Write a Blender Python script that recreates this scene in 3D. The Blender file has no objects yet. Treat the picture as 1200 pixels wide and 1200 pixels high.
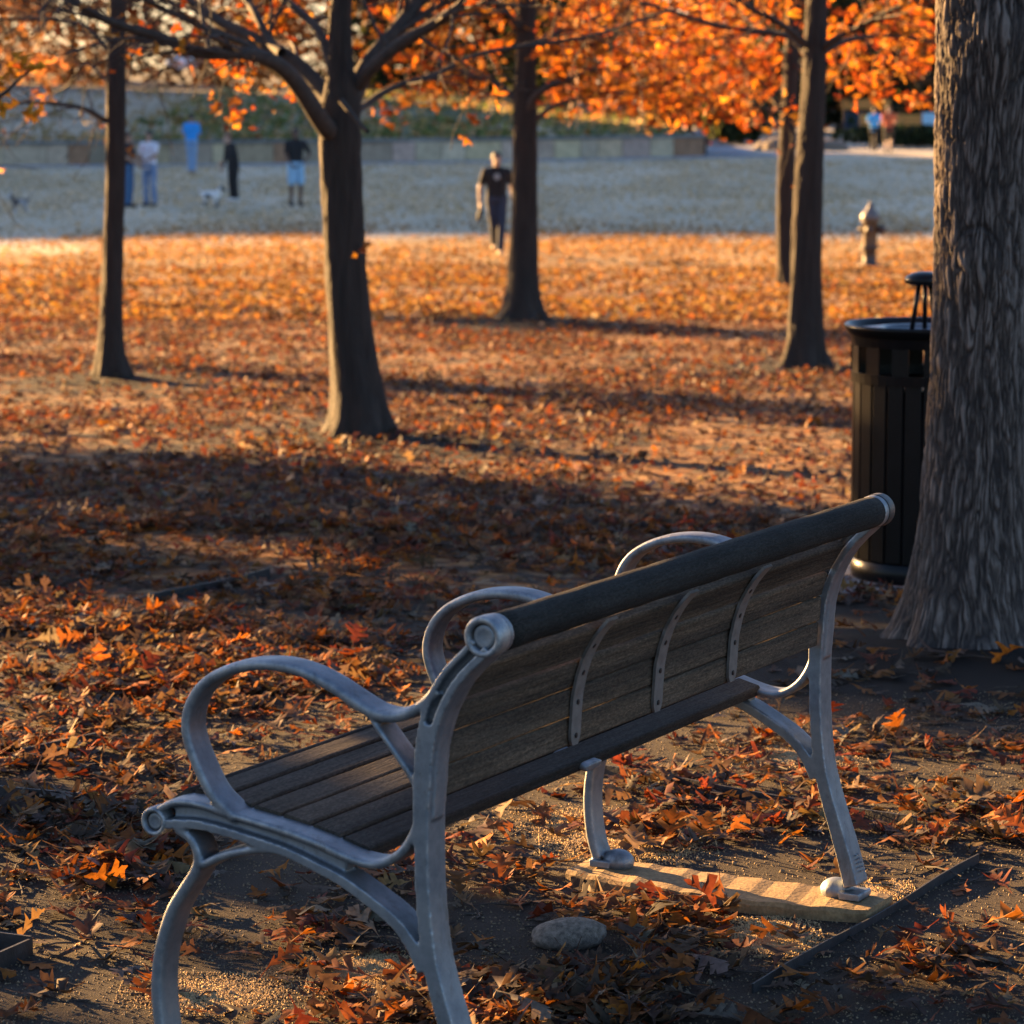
import bpy, math, random
import numpy as np
from mathutils import Vector, Matrix
random.seed(7)
R = np.random.RandomState(11)
S = bpy.context.scene
COL = S.collection
rad = math.radians
pi = math.pi

# ------------------------------------------------------------------ camera
CAMZ = 1.843
F_PX, HORIZ = 3750.0, 75.0
PITCH = math.atan2(600 - HORIZ, F_PX)
cam = bpy.data.cameras.new('camera')
cam.sensor_width = 36.0
cam.lens = F_PX / 1200 * 36
cam.clip_start = 0.1
cam.clip_end = 3000
cam.dof.use_dof = True
cam.dof.focus_distance = 6.9
cam.dof.aperture_fstop = 7.4
co = bpy.data.objects.new('camera', cam)
co.location = (0, 0, CAMZ)
co.rotation_euler = (pi / 2 - PITCH, 0, 0)
COL.objects.link(co)
S.camera = co

def ray(u, v):
    x = (u - 600) / F_PX
    y = (600 - v) / F_PX
    c, s = math.cos(PITCH), math.sin(PITCH)
    return Vector((x, c + y * s, -s + y * c))

def at(u, v, d):
    """point at distance d (along +Y) seen in direction u, v"""
    r = ray(u, v)
    return Vector((r.x * d / r.y, d, CAMZ + r.z * d / r.y))

# ------------------------------------------------------------------ noise
def _hash(ix, iy, seed):
    h = (ix.astype(np.int64) * 374761393 + iy.astype(np.int64) * 668265263 + seed * 982451653) & 0x7fffffff
    h = ((h ^ (h >> 13)) * 1274126177) & 0x7fffffff
    h = h ^ (h >> 16)
    return (h & 0xffff) / 65535.0

def vnoise(x, y, seed=0):
    x = np.asarray(x, float); y = np.asarray(y, float)
    ix = np.floor(x); iy = np.floor(y)
    fx = x - ix; fy = y - iy
    fx = fx * fx * (3 - 2 * fx); fy = fy * fy * (3 - 2 * fy)
    a = _hash(ix, iy, seed); b = _hash(ix + 1, iy, seed)
    c = _hash(ix, iy + 1, seed); d = _hash(ix + 1, iy + 1, seed)
    return (a * (1 - fx) + b * fx) * (1 - fy) + (c * (1 - fx) + d * fx) * fy

def fbm(x, y, seed=0, octv=4):
    s = 0; a = .5
    for o in range(octv):
        s = s + a * vnoise(x, y, seed + o * 17)
        x = np.asarray(x) * 2.03 + 5.1; y = np.asarray(y) * 2.03 - 3.7; a *= .5
    return s / (1 - .5 ** octv)

def sstep(a, b, x):
    t = np.clip((np.asarray(x, float) - a) / (b - a), 0, 1)
    return t * t * (3 - 2 * t)

# ------------------------------------------------------------------ terrain
LAWN = -1.424
MOUNDS = [(-.90, 18.8, .9, .03), (-3.02, 24.1, .6, .05), (.11, 33.3, .9, .04), (2.32, 25.4, .8, .03),
          (1.5, 10.35, .75, .07)]

def gz(x, y):
    x = np.asarray(x, float); y = np.asarray(y, float)
    z = -.032 * np.clip(y - 7.5, 0, 44.5)
    z = z + .03 * (fbm(x * .35, y * .35, 3) - .5) * sstep(8, 20, y)
    for mx, my, r, h in MOUNDS:
        z = z + h * np.exp(-((x - mx) ** 2 + (y - my) ** 2) / (r * r) * 1.6)
    # bare hill added out of view on the left, shaped to shade the far lawn
    w = sstep(-36, -60, x + .30 * np.clip(y - 110, 0, None) + 7 * (fbm(x * .05, y * .05, 8) - .5)) * sstep(104, 128, y + 17 * sstep(-53, -64, x) + 15 * (fbm(y * .05, x * .11, 9) - .5) * 2)
    w = w * (1 - sstep(205, 240, y))
    z = z + w * (15.2 + 11 * sstep(116, 160, y))
    return z

def gpoint(u, v):
    r = ray(u, v); lo, hi = 1.0, 500.0
    for _ in range(50):
        m = (lo + hi) / 2; p = r * (m / r.y)
        if CAMZ + p.z < float(gz(p.x, p.y)): hi = m
        else: lo = m
    p = r * (lo / r.y)
    return Vector((p.x, p.y, float(gz(p.x, p.y))))

# ------------------------------------------------------------------ mesh helpers
def mesh_np(name, verts, faces, smooth=False, cols=None):
    """verts Nx3; faces: MxK array or list of lists"""
    me = bpy.data.meshes.new(name)
    verts = np.asarray(verts, np.float32)
    if isinstance(faces, np.ndarray):
        m, k = faces.shape
        me.vertices.add(len(verts)); me.vertices.foreach_set('co', verts.ravel())
        me.loops.add(m * k); me.loops.foreach_set('vertex_index', faces.astype(np.int32).ravel())
        me.polygons.add(m)
        me.polygons.foreach_set('loop_start', np.arange(0, m * k, k, dtype=np.int32))
        me.polygons.foreach_set('loop_total', np.full(m, k, np.int32))
        me.update(calc_edges=True)
    else:
        me.from_pydata([tuple(map(float, v)) for v in verts], [], [list(map(int, f)) for f in faces])
        me.update()
    if smooth:
        me.polygons.foreach_set('use_smooth', np.ones(len(me.polygons), bool))
    if cols is not None:
        a = me.color_attributes.new('Col', 'FLOAT_COLOR', 'POINT')
        c = np.ones((len(verts), 4), np.float32); c[:, :3] = cols
        a.data.foreach_set('color', c.ravel())
    return me

def link(name, me, mat=None, parent=None, loc=None):
    o = bpy.data.objects.new(name, me)
    COL.objects.link(o)
    if mat is not None and me is not None and len(me.materials) == 0:
        me.materials.append(mat)
    if parent is not None: o.parent = parent
    if loc is not None: o.location = loc
    return o

def tag(o, label, cat, group=None, kind=None):
    if label: o['label'] = label
    if cat: o['category'] = cat
    if group: o['group'] = group
    if kind: o['kind'] = kind
    return o

def empty(name, loc, rotz=0, label=None, cat=None, group=None):
    o = bpy.data.objects.new(name, None); COL.objects.link(o)
    o.location = loc; o.rotation_euler = (0, 0, rotz); o.empty_display_size = .1
    return tag(o, label, cat, group)

class MB:
    def __init__(s): s.v = []; s.f = []
    def add(s, v, f):
        n = len(s.v); s.v += [tuple(p) for p in v]; s.f += [[i + n for i in q] for q in f]; return s
    def box(s, c, d, rot=None):
        hx, hy, hz = d[0] / 2, d[1] / 2, d[2] / 2
        v = [Vector((x * hx, y * hy, z * hz)) for x in (-1, 1) for y in (-1, 1) for z in (-1, 1)]
        if rot is not None: v = [rot @ p for p in v]
        v = [p + Vector(c) for p in v]
        return s.add(v, [[0, 1, 3, 2], [4, 6, 7, 5], [0, 4, 5, 1], [2, 3, 7, 6], [0, 2, 6, 4], [1, 5, 7, 3]])
    def tube(s, pts, rs, n=8, cap=True, flat=None):
        pts = [Vector(p) for p in pts]
        if not hasattr(rs, '__len__'): rs = [rs] * len(pts)
        rings = []; up = None
        for i, p in enumerate(pts):
            t = (pts[min(i + 1, len(pts) - 1)] - pts[max(i - 1, 0)])
            if t.length < 1e-9: t = Vector((0, 0, 1))
            t.normalize()
            if up is None:
                up = Vector((1, 0, 0)) if abs(t.x) < .8 else Vector((0, 1, 0))
            a = (up - t * up.dot(t))
            if a.length < 1e-6: a = t.orthogonal()
            a.normalize(); b = t.cross(a); up = a
            rings.append([p + (a * math.cos(2 * pi * k / n) + b * math.sin(2 * pi * k / n)) * rs[i] for k in range(n)])
        v = [q for r in rings for q in r]
        f = []
        for i in range(len(pts) - 1):
            for k in range(n):
                f.append([i * n + k, i * n + (k + 1) % n, (i + 1) * n + (k + 1) % n, (i + 1) * n + k])
        if cap:
            f.append(list(range(n))[::-1]); f.append([(len(pts) - 1) * n + k for k in range(n)])
        return s.add(v, f)
    def lathe(s, prof, n=24, c=(0, 0, 0), axis='z', a0=0):
        """prof list of (r, h); closed at the ends when r > 0"""
        v = []; f = []
        for r, h in prof:
            for k in range(n):
                a = a0 + 2 * pi * k / n
                p = (r * math.cos(a), r * math.sin(a), h)
                if axis == 'x': p = (h, r * math.cos(a), r * math.sin(a))
                if axis == 'y': p = (r * math.cos(a), h, r * math.sin(a))
                v.append((p[0] + c[0], p[1] + c[1], p[2] + c[2]))
        for i in range(len(prof) - 1):
            for k in range(n):
                f.append([i * n + k, i * n + (k + 1) % n, (i + 1) * n + (k + 1) % n, (i + 1) * n + k])
        if prof[0][0] > 1e-6: f.append([k for k in range(n)][::-1])
        if prof[-1][0] > 1e-6: f.append([(len(prof) - 1) * n + k for k in range(n)])
        return s.add(v, f)
    def capsule(s, a, b, ra, rb, n=10):
        a = Vector(a); b = Vector(b); d = b - a
        L = d.length
        t = d / L if L > 1e-6 else Vector((0, 0, 1))
        pts = []; rs = []
        for k in range(4):
            q = pi / 2 * (1 - k / 3.0) * .97
            pts.append(a - t * ra * math.sin(q)); rs.append(ra * math.cos(q))
        for k in range(1, 5):
            q = pi / 2 * (k - 1) / 3.0 * .97
            pts.append(b + t * rb * math.sin(q)); rs.append(rb * math.cos(q))
        return s.tube(pts, rs, n)
    def ball(s, c, r, n=12, m=8):
        if not hasattr(r, '__len__'): r = (r, r, r)
        pr = []
        for k in range(m + 1):
            q = -pi / 2 + pi * k / m
            pr.append((max(math.cos(q), 1e-3), math.sin(q)))
        nb = MB(); nb.lathe(pr, n)
        return s.add([(p[0] * r[0] + c[0], p[1] * r[1] + c[1], p[2] * r[2] + c[2]) for p in nb.v], nb.f)
    def mesh(s, name, smooth=False): return mesh_np(name, s.v, s.f, smooth)
    def obj(s, name, mat, parent=None, smooth=False, bevel=0):
        o = link(name, s.mesh(name, smooth), mat, parent)
        if bevel:
            b = o.modifiers.new('bevel', 'BEVEL'); b.width = bevel; b.segments = 2; b.limit_method = 'ANGLE'
        return o

def remeshed(mb, name, voxel, smooth_it=2, fac=.5):
    me = mb.mesh(name)
    o = bpy.data.objects.new('tmp', me); COL.objects.link(o)
    r = o.modifiers.new('r', 'REMESH'); r.mode = 'VOXEL'; r.voxel_size = voxel; r.use_smooth_shade = True
    if smooth_it:
        sm = o.modifiers.new('s', 'SMOOTH'); sm.iterations = smooth_it; sm.factor = fac
    dg = bpy.context.evaluated_depsgraph_get()
    out = bpy.data.meshes.new_from_object(o.evaluated_get(dg))
    bpy.data.objects.remove(o); bpy.data.meshes.remove(me)
    out.name = name
    out.polygons.foreach_set('use_smooth', np.ones(len(out.polygons), bool))
    return out

# ------------------------------------------------------------------ materials
def new_mat(name):
    m = bpy.data.materials.new(name); m.use_nodes = True
    nt = m.node_tree; b = nt.nodes['Principled BSDF']
    return m, nt, b

def N(nt, t, **kw):
    n = nt.nodes.new(t)
    for k, v in kw.items():
        if k in n.inputs.keys(): n.inputs[k].default_value = v
        else: setattr(n, k, v)
    return n

def ramp(nt, src, stops):
    r = nt.nodes.new('ShaderNodeValToRGB')
    e = r.color_ramp.elements
    while len(e) > len(stops): e.remove(e[-1])
    while len(e) < len(stops): e.new(1)
    for q, (p, c) in zip(e, stops):
        q.position = p; q.color = (c[0], c[1], c[2], 1)
    nt.links.new(src, r.inputs[0])
    return r.outputs[0]

def mixc(nt, fac, a, b, mode='MIX'):
    m = nt.nodes.new('ShaderNodeMix'); m.data_type = 'RGBA'; m.blend_type = mode
    for sock, val in ((m.inputs[0], fac), (m.inputs[6], a), (m.inputs[7], b)):
        if hasattr(val, 'is_linked') or hasattr(val, 'links'): nt.links.new(val, sock)
        elif isinstance(val, (int, float)): sock.default_value = val
        else: sock.default_value = (val[0], val[1], val[2], 1)
    return m.outputs[2]

def coords(nt, scale=(1, 1, 1), kind='Object'):
    tc = nt.nodes.new('ShaderNodeTexCoord'); mp = nt.nodes.new('ShaderNodeMapping')
    mp.inputs['Scale'].default_value = scale
    nt.links.new(tc.outputs[kind], mp.inputs[0])
    return mp.outputs[0]

def noise(nt, vec, scale, detail=4, rough=.55, dist=0):
    n = N(nt, 'ShaderNodeTexNoise', Scale=scale, Detail=detail, Roughness=rough, Distortion=dist)
    nt.links.new(vec, n.inputs['Vector'])
    return n.outputs[0]

def bump(nt, b, h, strength=.5, dist=.01, prev=None):
    n = N(nt, 'ShaderNodeBump', Strength=strength, Distance=dist)
    nt.links.new(h, n.inputs['Height'])
    if prev is not None: nt.links.new(prev, n.inputs['Normal'])
    nt.links.new(n.outputs[0], b.inputs['Normal'])
    return n.outputs[0]

def simple(name, c, rough=.7, var=.25, scale=20, metal=0, bmp=0, bd=.003):
    m, nt, b = new_mat(name)
    v = coords(nt)
    n = noise(nt, v, scale)
    lo = [x * (1 - var) for x in c]; hi = [min(1, x * (1 + var)) for x in c]
    nt.links.new(ramp(nt, n, [(.3, lo), (.7, hi)]), b.inputs['Base Color'])
    b.inputs['Roughness'].default_value = rough; b.inputs['Metallic'].default_value = metal
    if bmp: bump(nt, b, noise(nt, v, scale * 4), bmp, bd)
    return m

def leaf_mat(name, trans=.4, gain=1.6):
    m, nt, b = new_mat(name)
    at_ = N(nt, 'ShaderNodeVertexColor', layer_name='Col')
    v = coords(nt)
    n = noise(nt, v, 60, 2)
    c = mixc(nt, 1.0, at_.outputs[0], ramp(nt, n, [(.3, (.65, .65, .65)), (.7, (1.2, 1.2, 1.2))]), 'MULTIPLY')
    nt.links.new(c, b.inputs['Base Color']); b.inputs['Roughness'].default_value = .72; b.inputs['Specular IOR Level'].default_value = .22
    tr = nt.nodes.new('ShaderNodeBsdfTranslucent')
    c2 = mixc(nt, 1.0, c, (gain, gain * .85, gain * .6), 'MULTIPLY')
    nt.links.new(c2, tr.inputs[0])
    mx = nt.nodes.new('ShaderNodeMixShader'); mx.inputs[0].default_value = trans
    nt.links.new(b.outputs[0], mx.inputs[1]); nt.links.new(tr.outputs[0], mx.inputs[2])
    nt.links.new(mx.outputs[0], nt.nodes['Material Output'].inputs[0])
    return m

def bark_mat(name, c, sz=.12, sc=26, strength=.8):
    m, nt, b = new_mat(name)
    v = coords(nt, (1, 1, sz))
    n = noise(nt, v, sc, 5, .6, .6)
    g = noise(nt, coords(nt), 3, 3)
    col = ramp(nt, n, [(.32, [x * .35 for x in c]), (.5, [x * .85 for x in c]), (.72, [x * 1.35 for x in c])])
    col = mixc(nt, .35, col, ramp(nt, g, [(.35, [c[0] * .7, c[1] * .75, c[2] * .8]), (.65, [c[0] * 1.3, c[1] * 1.2, c[2] * 1.1])]))
    nt.links.new(col, b.inputs['Base Color']); b.inputs['Roughness'].default_value = .9
    bump(nt, b, n, strength, .03)
    return m

def ground_mat():
    m, nt, b = new_mat('ground')
    v = coords(nt)
    at_ = N(nt, 'ShaderNodeVertexColor', layer_name='Col')
    sp = nt.nodes.new('ShaderNodeSeparateColor'); nt.links.new(at_.outputs[0], sp.inputs[0])
    big = noise(nt, v, 1.3, 5); fine = noise(nt, v, 70, 5, .7); grit = noise(nt, v, 260, 3, .7)
    dirt = ramp(nt, big, [(.3, (.036, .028, .023)), (.55, (.060, .046, .036)), (.75, (.090, .069, .052))])
    dirt = mixc(nt, .75, dirt, ramp(nt, grit, [(.3, (.25, .25, .25)), (.5, (.9, .9, .9)), (.7, (1.9, 1.8, 1.65))]), 'MULTIPLY')
    g1 = noise(nt, v, 7, 8, .8); g2 = noise(nt, coords(nt, (.8, .22, 1)), .5, 6, .65)
    grass = ramp(nt, g1, [(.3, (.30, .255, .17)), (.5, (.53, .46, .335)), (.7, (.76, .66, .49))])
    grass = mixc(nt, .5, grass, ramp(nt, g2, [(.35, (.36, .33, .235)), (.65, (.70, .60, .45))]))
    grass = mixc(nt, 1.0, grass, ramp(nt, sp.outputs[0], [(.70, (.62, .42, .19)), (.97, (1, 1, 1))]), 'MULTIPLY')
    col = mixc(nt, sp.outputs[0], dirt, grass)
    # leaf litter mottling
    vo = N(nt, 'ShaderNodeTexVoronoi', Scale=13.0); nt.links.new(v, vo.inputs['Vector'])
    s2 = nt.nodes.new('ShaderNodeSeparateColor'); nt.links.new(vo.outputs['Color'], s2.inputs[0])
    lit = ramp(nt, s2.outputs[0], [(0, (.07, .035, .02)), (.3, (.16, .07, .03)), (.55, (.26, .11, .035)), (.8, (.34, .18, .07)), (1, (.30, .22, .14))])
    ln = noise(nt, v, 2.2, 5, .7)
    th = N(nt, 'ShaderNodeMath', operation='ADD'); nt.links.new(ln, th.inputs[0]); nt.links.new(sp.outputs[2], th.inputs[1])
    msk = ramp(nt, th.outputs[0], [(.93, (0, 0, 0)), (1.03, (1, 1, 1))])
    col = mixc(nt, msk, col, lit)
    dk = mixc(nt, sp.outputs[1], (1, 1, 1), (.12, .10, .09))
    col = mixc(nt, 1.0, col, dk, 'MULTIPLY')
    nt.links.new(col, b.inputs['Base Color']); b.inputs['Roughness'].default_value = .95
    b.inputs['Specular IOR Level'].default_value = .2
    p = bump(nt, b, big, .5, .08)
    p = bump(nt, b, fine, .7, .012, p)
    bump(nt, b, grit, .9, .010, p)
    return m

def wood_mat(name, c, gray=.3):
    m, nt, b = new_mat(name)
    v = coords(nt, (.6, 14, 14))
    g = noise(nt, v, 9, 6, .65, .4)
    g2 = noise(nt, coords(nt, (1, 3, 3)), 4, 5)
    sp = noise(nt, coords(nt, (2, 6, 6)), 45, 3, .7)
    col = ramp(nt, g, [(.28, [x * .4 for x in c]), (.5, c), (.72, [x * 1.5 for x in c])])
    col = mixc(nt, gray, col, ramp(nt, g2, [(.3, (.016, .018, .016)), (.7, (.085, .08, .07))]))
    bd = noise(nt, coords(nt, (.25, 0, 17)), 1.0, 1)
    col = mixc(nt, .85, col, ramp(nt, bd, [(.32, (.5, .5, .52)), (.5, (1, 1, 1)), (.68, (1.9, 1.75, 1.55))]), 'MULTIPLY')
    col = mixc(nt, .8, col, ramp(nt, sp, [(.35, (.4, .4, .4)), (.55, (1, 1, 1)), (.75, (1.9, 1.85, 1.8))]), 'MULTIPLY')
    nt.links.new(col, b.inputs['Base Color']); b.inputs['Roughness'].default_value = .88; b.inputs['Specular IOR Level'].default_value = .18
    p = bump(nt, b, g, .8, .006)
    bump(nt, b, sp, .5, .003, p)
    return m

def cast_mat():
    m, nt, b = new_mat('cast_aluminium')
    v = coords(nt)
    n = noise(nt, v, 14, 6, .7); s = noise(nt, v, 420, 2)
    col = ramp(nt, n, [(.3, (.15, .168, .19)), (.6, (.245, .27, .295)), (.8, (.31, .33, .35))])
    chip = noise(nt, v, 55, 3, .7)
    col = mixc(nt, ramp(nt, chip, [(.72, (0, 0, 0)), (.76, (1, 1, 1))]), col, (.10, .085, .07))
    gm = nt.nodes.new('ShaderNodeNewGeometry')
    edge = ramp(nt, gm.outputs['Pointiness'], [(.50, (0, 0, 0)), (.56, (1, 1, 1))]); dirt = ramp(nt, gm.outputs['Pointiness'], [(.44, (1, 1, 1)), (.495, (0, 0, 0))])
    wear = noise(nt, v, 30, 5, .7)
    e2 = mixc(nt, 1.0, edge, ramp(nt, wear, [(.42, (0, 0, 0)), (.6, (1, 1, 1))]), 'MULTIPLY')
    col = mixc(nt, e2, col, (.46, .45, .43)); col = mixc(nt, dirt, col, (.055, .048, .042))
    gr_ = noise(nt, coords(nt, (1, 1, .35)), 26, 6, .75)
    col = mixc(nt, ramp(nt, gr_, [(.56, (0, 0, 0)), (.72, (.65, .65, .65))]), col, (.10, .088, .072))
    nt.links.new(col, b.inputs['Base Color'])
    b.inputs['Metallic'].default_value = .75
    nt.links.new(ramp(nt, n, [(.3, (.62, .62, .62)), (.7, (.46, .46, .46))]), b.inputs['Roughness'])
    bump(nt, b, s, .35, .0015)
    return m

M = {}
M['ground'] = ground_mat()
M['cast'] = cast_mat()
M['rail'] = wood_mat('rail_wood', (.020, .018, .015), .35)
M['back'] = wood_mat('back_wood', (.098, .068, .045), .22)
M['seat'] = wood_mat('seat_wood', (.055, .043, .035), .35)
M['strap'] = simple('strap_steel', (.17, .155, .14), .6, .2, 60, .3, .3, .001)
M['bolt'] = simple('bolt_steel', (.03, .03, .032), .5, .3, 40, .6)
M['steel'] = simple('edging_steel', (.028, .027, .028), .6, .4, 30, .2, .4)
M['black'] = simple('black_enamel', (.006, .006, .0065), .30, .3, 12, 0)
M['black'].node_tree.nodes['Principled BSDF'].inputs['Specular IOR Level'].default_value = .22
_unused = simple('black_enamel', (.006, .006, .0065), .30, .3, 12, 0)
M['liner'] = simple('grey_lid', (.16, .18, .20), .35, .2, 10, .3)
M['bark'] = bark_mat('bark', (.032, .023, .017), .10, 30, 1.0)
M['bark_big'] = bark_mat('furrowed_bark', (.165, .135, .115), .16, 60, .5)
M['twig'] = simple('twig_bark', (.045, .034, .026), .85, .3, 20)
M['leaf'] = leaf_mat('dead_leaf', .32, 1.25)
M['crown'] = leaf_mat('autumn_foliage', .48, 1.15)
M['stone'] = simple('granite', (.185, .15, .12), .9, .55, 90, 0, .9, .004)
M['pebble'] = simple('pebble', (.20, .145, .085), .9, .7, 60)

def concrete_mat(name, c, streak=False):
    m, nt, b = new_mat(name)
    v = coords(nt, (1, 1, 1))
    n = noise(nt, v, 12, 5, .65)
    col = ramp(nt, n, [(.3, [x * .6 for x in c]), (.7, [x * 1.25 for x in c])])
    h = noise(nt, coords(nt, (60, 60, 60) if streak else (40, 40, 40)), 1.6, 4, .6)
    col = mixc(nt, .55, col, ramp(nt, h, [(.35, (.62, .58, .53)), (.65, (1.3, 1.3, 1.3))]), 'MULTIPLY')
    nt.links.new(col, b.inputs['Base Color']); b.inputs['Roughness'].default_value = .9
    bump(nt, b, h, .5, .004)
    return m
M['footing'] = concrete_mat('brushed_concrete', (.26, .165, .075), True)
M['concrete'] = concrete_mat('concrete', (.24, .22, .21))
M['path'] = concrete_mat('path_concrete', (.30, .31, .33))

# ------------------------------------------------------------------ ground
def build_ground():
    nu, nv = 300, 430
    u = np.linspace(-1, 1, nu)
    xs = 1.5 * np.sinh(6.0 * u)
    t = np.linspace(0, 1, nv)
    ys = np.concatenate([np.linspace(-30, 2.9, 14), 3.0 * np.exp(t * math.log(1500 / 3.0))])
    X, Y = np.meshgrid(xs, ys)
    Z = gz(X, Y)
    Z += .02 * (fbm(X * 1.7, Y * 1.7, 21) - .5) * sstep(9, 12, Y)
    lawn = sstep(53, 61, Y + 9 * (fbm(X * .12, Y * .05, 31) - .5) + np.clip(-X - 4, 0, 20) * .75)
    dry = sstep(33, 54, Y + 6 * (fbm(X * .3, Y * .15, 5) - .5)) * .75
    grass = np.maximum(lawn, dry)
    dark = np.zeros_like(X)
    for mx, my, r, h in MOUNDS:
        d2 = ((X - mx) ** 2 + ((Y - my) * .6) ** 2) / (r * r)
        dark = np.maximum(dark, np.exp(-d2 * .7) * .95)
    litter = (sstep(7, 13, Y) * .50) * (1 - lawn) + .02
    litter = litter - .12 * sstep(34, 60, Y) * (1 - lawn) - dark * .25
    litter[Y > 68] = 0
    cols = np.stack([grass, dark, litter], -1).reshape(-1, 3)
    n0, n1 = X.shape
    idx = np.arange(n0 * n1).reshape(n0, n1)
    f = np.stack([idx[:-1, :-1], idx[:-1, 1:], idx[1:, 1:], idx[1:, :-1]], -1).reshape(-1, 4)
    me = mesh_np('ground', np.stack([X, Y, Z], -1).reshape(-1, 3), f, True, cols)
    o = link('ground', me, M['ground']); tag(o, None, None, None, 'structure')
build_ground()

# ------------------------------------------------------------------ leaves
def leaf_template(kind, curl, rng):
    wide = rng.uniform(.75, 1.25) if kind == 'oak' else 1.0
    if kind == 'oak':
        st = [(-.30, .010, 0), (0, .018, 0), (.11, .045, 0), (.17, .17, .11), (.24, .15, .13), (.28, .055, .02), (.37, .075, .02), (.44, .40, .17), (.50, .36, .22), (.55, .30, .10),
              (.59, .10, .03), (.66, .10, .03), (.72, .33, .16), (.78, .26, .18), (.84, .085, .02), (.90, .13, .05), (.95, .09, .03), (1.06, .015, 0)]
    elif kind == 'mid':
        st = [(0, .04, 0), (.25, .26, .06), (.4, .1, 0), (.62, .40, .1), (.78, .12, 0), (1.0, .02, 0)]
    else:
        st = [(0, .05, 0), (.35, .36, .02), (.7, .34, .0), (1.0, .03, 0)]
    a = rng.uniform(-1.2, 2.8) * curl; b = rng.uniform(-1.5, 1.9) * curl; c = rng.uniform(-.5, .6) * curl
    tw = rng.uniform(-.9, .9) * curl
    v = []
    for (t, w, s) in st:
        wl = w * wide * rng.uniform(.6, 1.2); wr = w * wide * rng.uniform(.6, 1.2); s = s * rng.uniform(.5, 1.2)
        for x, yy in ((-wl, t + s), (0, t), (wr, t + s)):
            z = a * x * x + b * (yy - .45) ** 2 * .6 + c * abs(x) + tw * x * (yy - .5) + rng.uniform(-.03, .03) * curl + .05 * curl * math.sin(7 * yy + 9 * x + a * 5)
            v.append((x, yy - .45, z))
    f = []
    for i in range(len(st) - 1):
        k = i * 3
        f += [(k, k + 1, k + 4, k + 3), (k + 1, k + 2, k + 5, k + 4)]
    return np.array(v), np.array(f)

def rot_mats(rx, ry, rz):
    cx, sx, cy, sy, cz, sz = np.cos(rx), np.sin(rx), np.cos(ry), np.sin(ry), np.cos(rz), np.sin(rz)
    m = np.empty((len(rx), 3, 3))
    m[:, 0, 0] = cz * cy; m[:, 0, 1] = cz * sy * sx - sz * cx; m[:, 0, 2] = cz * sy * cx + sz * sx
    m[:, 1, 0] = sz * cy; m[:, 1, 1] = sz * sy * sx + cz * cx; m[:, 1, 2] = sz * sy * cx - cz * sx
    m[:, 2, 0] = -sy; m[:, 2, 1] = cy * sx; m[:, 2, 2] = cy * cx
    return m

def leaf_mesh(name, pos, size, tilt, kind, pal, weights, curl=1.0, nvar=14, seed=1):
    rng = np.random.RandomState(seed)
    n = len(pos)
    temps = [leaf_template(kind, curl * rng.uniform(.5, 1.3), rng) for _ in range(nvar)]
    tf = temps[0][1]; nvt = len(temps[0][0])
    tv = np.stack([t[0] for t in temps])
    which = rng.randint(0, nvar, n)
    rm = rot_mats(rng.normal(0, 1, n) * tilt, rng.normal(0, 1, n) * tilt, rng.uniform(0, 2 * pi, n))
    V = np.einsum('nij,nkj->nki', rm, tv[which]) * size[:, None, None] + pos[:, None, :]
    Fc = (np.arange(n)[:, None, None] * nvt + tf[None]).reshape(-1, 4)
    pal = np.array(pal)
    ci = rng.choice(len(pal), n, p=np.array(weights) / np.sum(weights))
    c = pal[ci] * rng.uniform(.65, 1.3, (n, 1)) * rng.uniform(.9, 1.1, (n, 3))
    cols = np.repeat(c, nvt, 0)
    low = np.minimum(V[:, :, 2].min(1), 1e9)
    return V, Fc, cols, low

GROUND_PAL = [(.20, .070, .020), (.14, .034, .015), (.20, .115, .052), (.095, .062, .043), (.32, .11, .016), (.060, .041, .030), (.17, .135, .10)]
GROUND_W = [2.6, 2.0, 1.9, 2.8, 1.7, 3.2, 1.0]

FAR_PAL = [(.31, .17, .045), (.22, .09, .03), (.24, .16, .08), (.11, .055, .035)]
MID_PAL = [(.17, .066, .030), (.13, .040, .024), (.19, .125, .075), (.095, .062, .048), (.27, .10, .022), (.07, .045, .038), (.22, .17, .13)]

def px_of(x, y, z):
    c, s = math.cos(PITCH), math.sin(PITCH)
    dz = z - CAMZ
    d = y * c - dz * s
    return 600 + F_PX * x / d, 600 - F_PX * (y * s + dz * c) / d

# density of the litter near the bench (in terms of where things stand)
CLUMPS = [(300, 770, 190, 40, 1.7), (100, 860, 140, 42, 2.0), (120, 960, 110, 28, 1.0), (60, 1030, 120, 35, .8), (180, 1010, 60, 30, .7), (20, 730, 160, 40, 1.2),
          (760, 1090, 120, 34, .95), (640, 1040, 60, 16, .9), (900, 960, 200, 32, 1.4), (1110, 980, 90, 30, 1.5), (1060, 1150, 85, 32, 1.2), (560, 1190, 120, 26, .8),
          (700, 1170, 180, 36, .9), (860, 905, 130, 22, 1.1), (980, 870, 120, 30, .4), (440, 720, 120, 30, .9),
          (120, 1165, 100, 22, .35), (1130, 870, 80, 25, .45), (420, 1010, 120, 30, .30), (300, 1090, 100, 30, .25), (560, 985, 40, 14, .8)]

def near_density(u, v, x, y):
    d = .10 + .0 * u
    for cu, cv, su, sv, w in CLUMPS:
        d = d + w * np.exp(-((u - cu) / su) ** 2 - ((v - cv) / sv) ** 2)
    up = sstep(735, 640, v)
    d = d * (1 - up) + up * (.85 + .0 * u)
    d = d * (.30 + 1.5 * sstep(.38, .68, fbm(x * 3.2, y * 3.2, 44)))
    # outside the photograph's view keep an even scatter
    out = np.maximum(sstep(0, -150, u), sstep(1200, 1350, u)); out = np.maximum(out, sstep(1200, 1300, v))
    return d * (1 - out) + .4 * out

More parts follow.
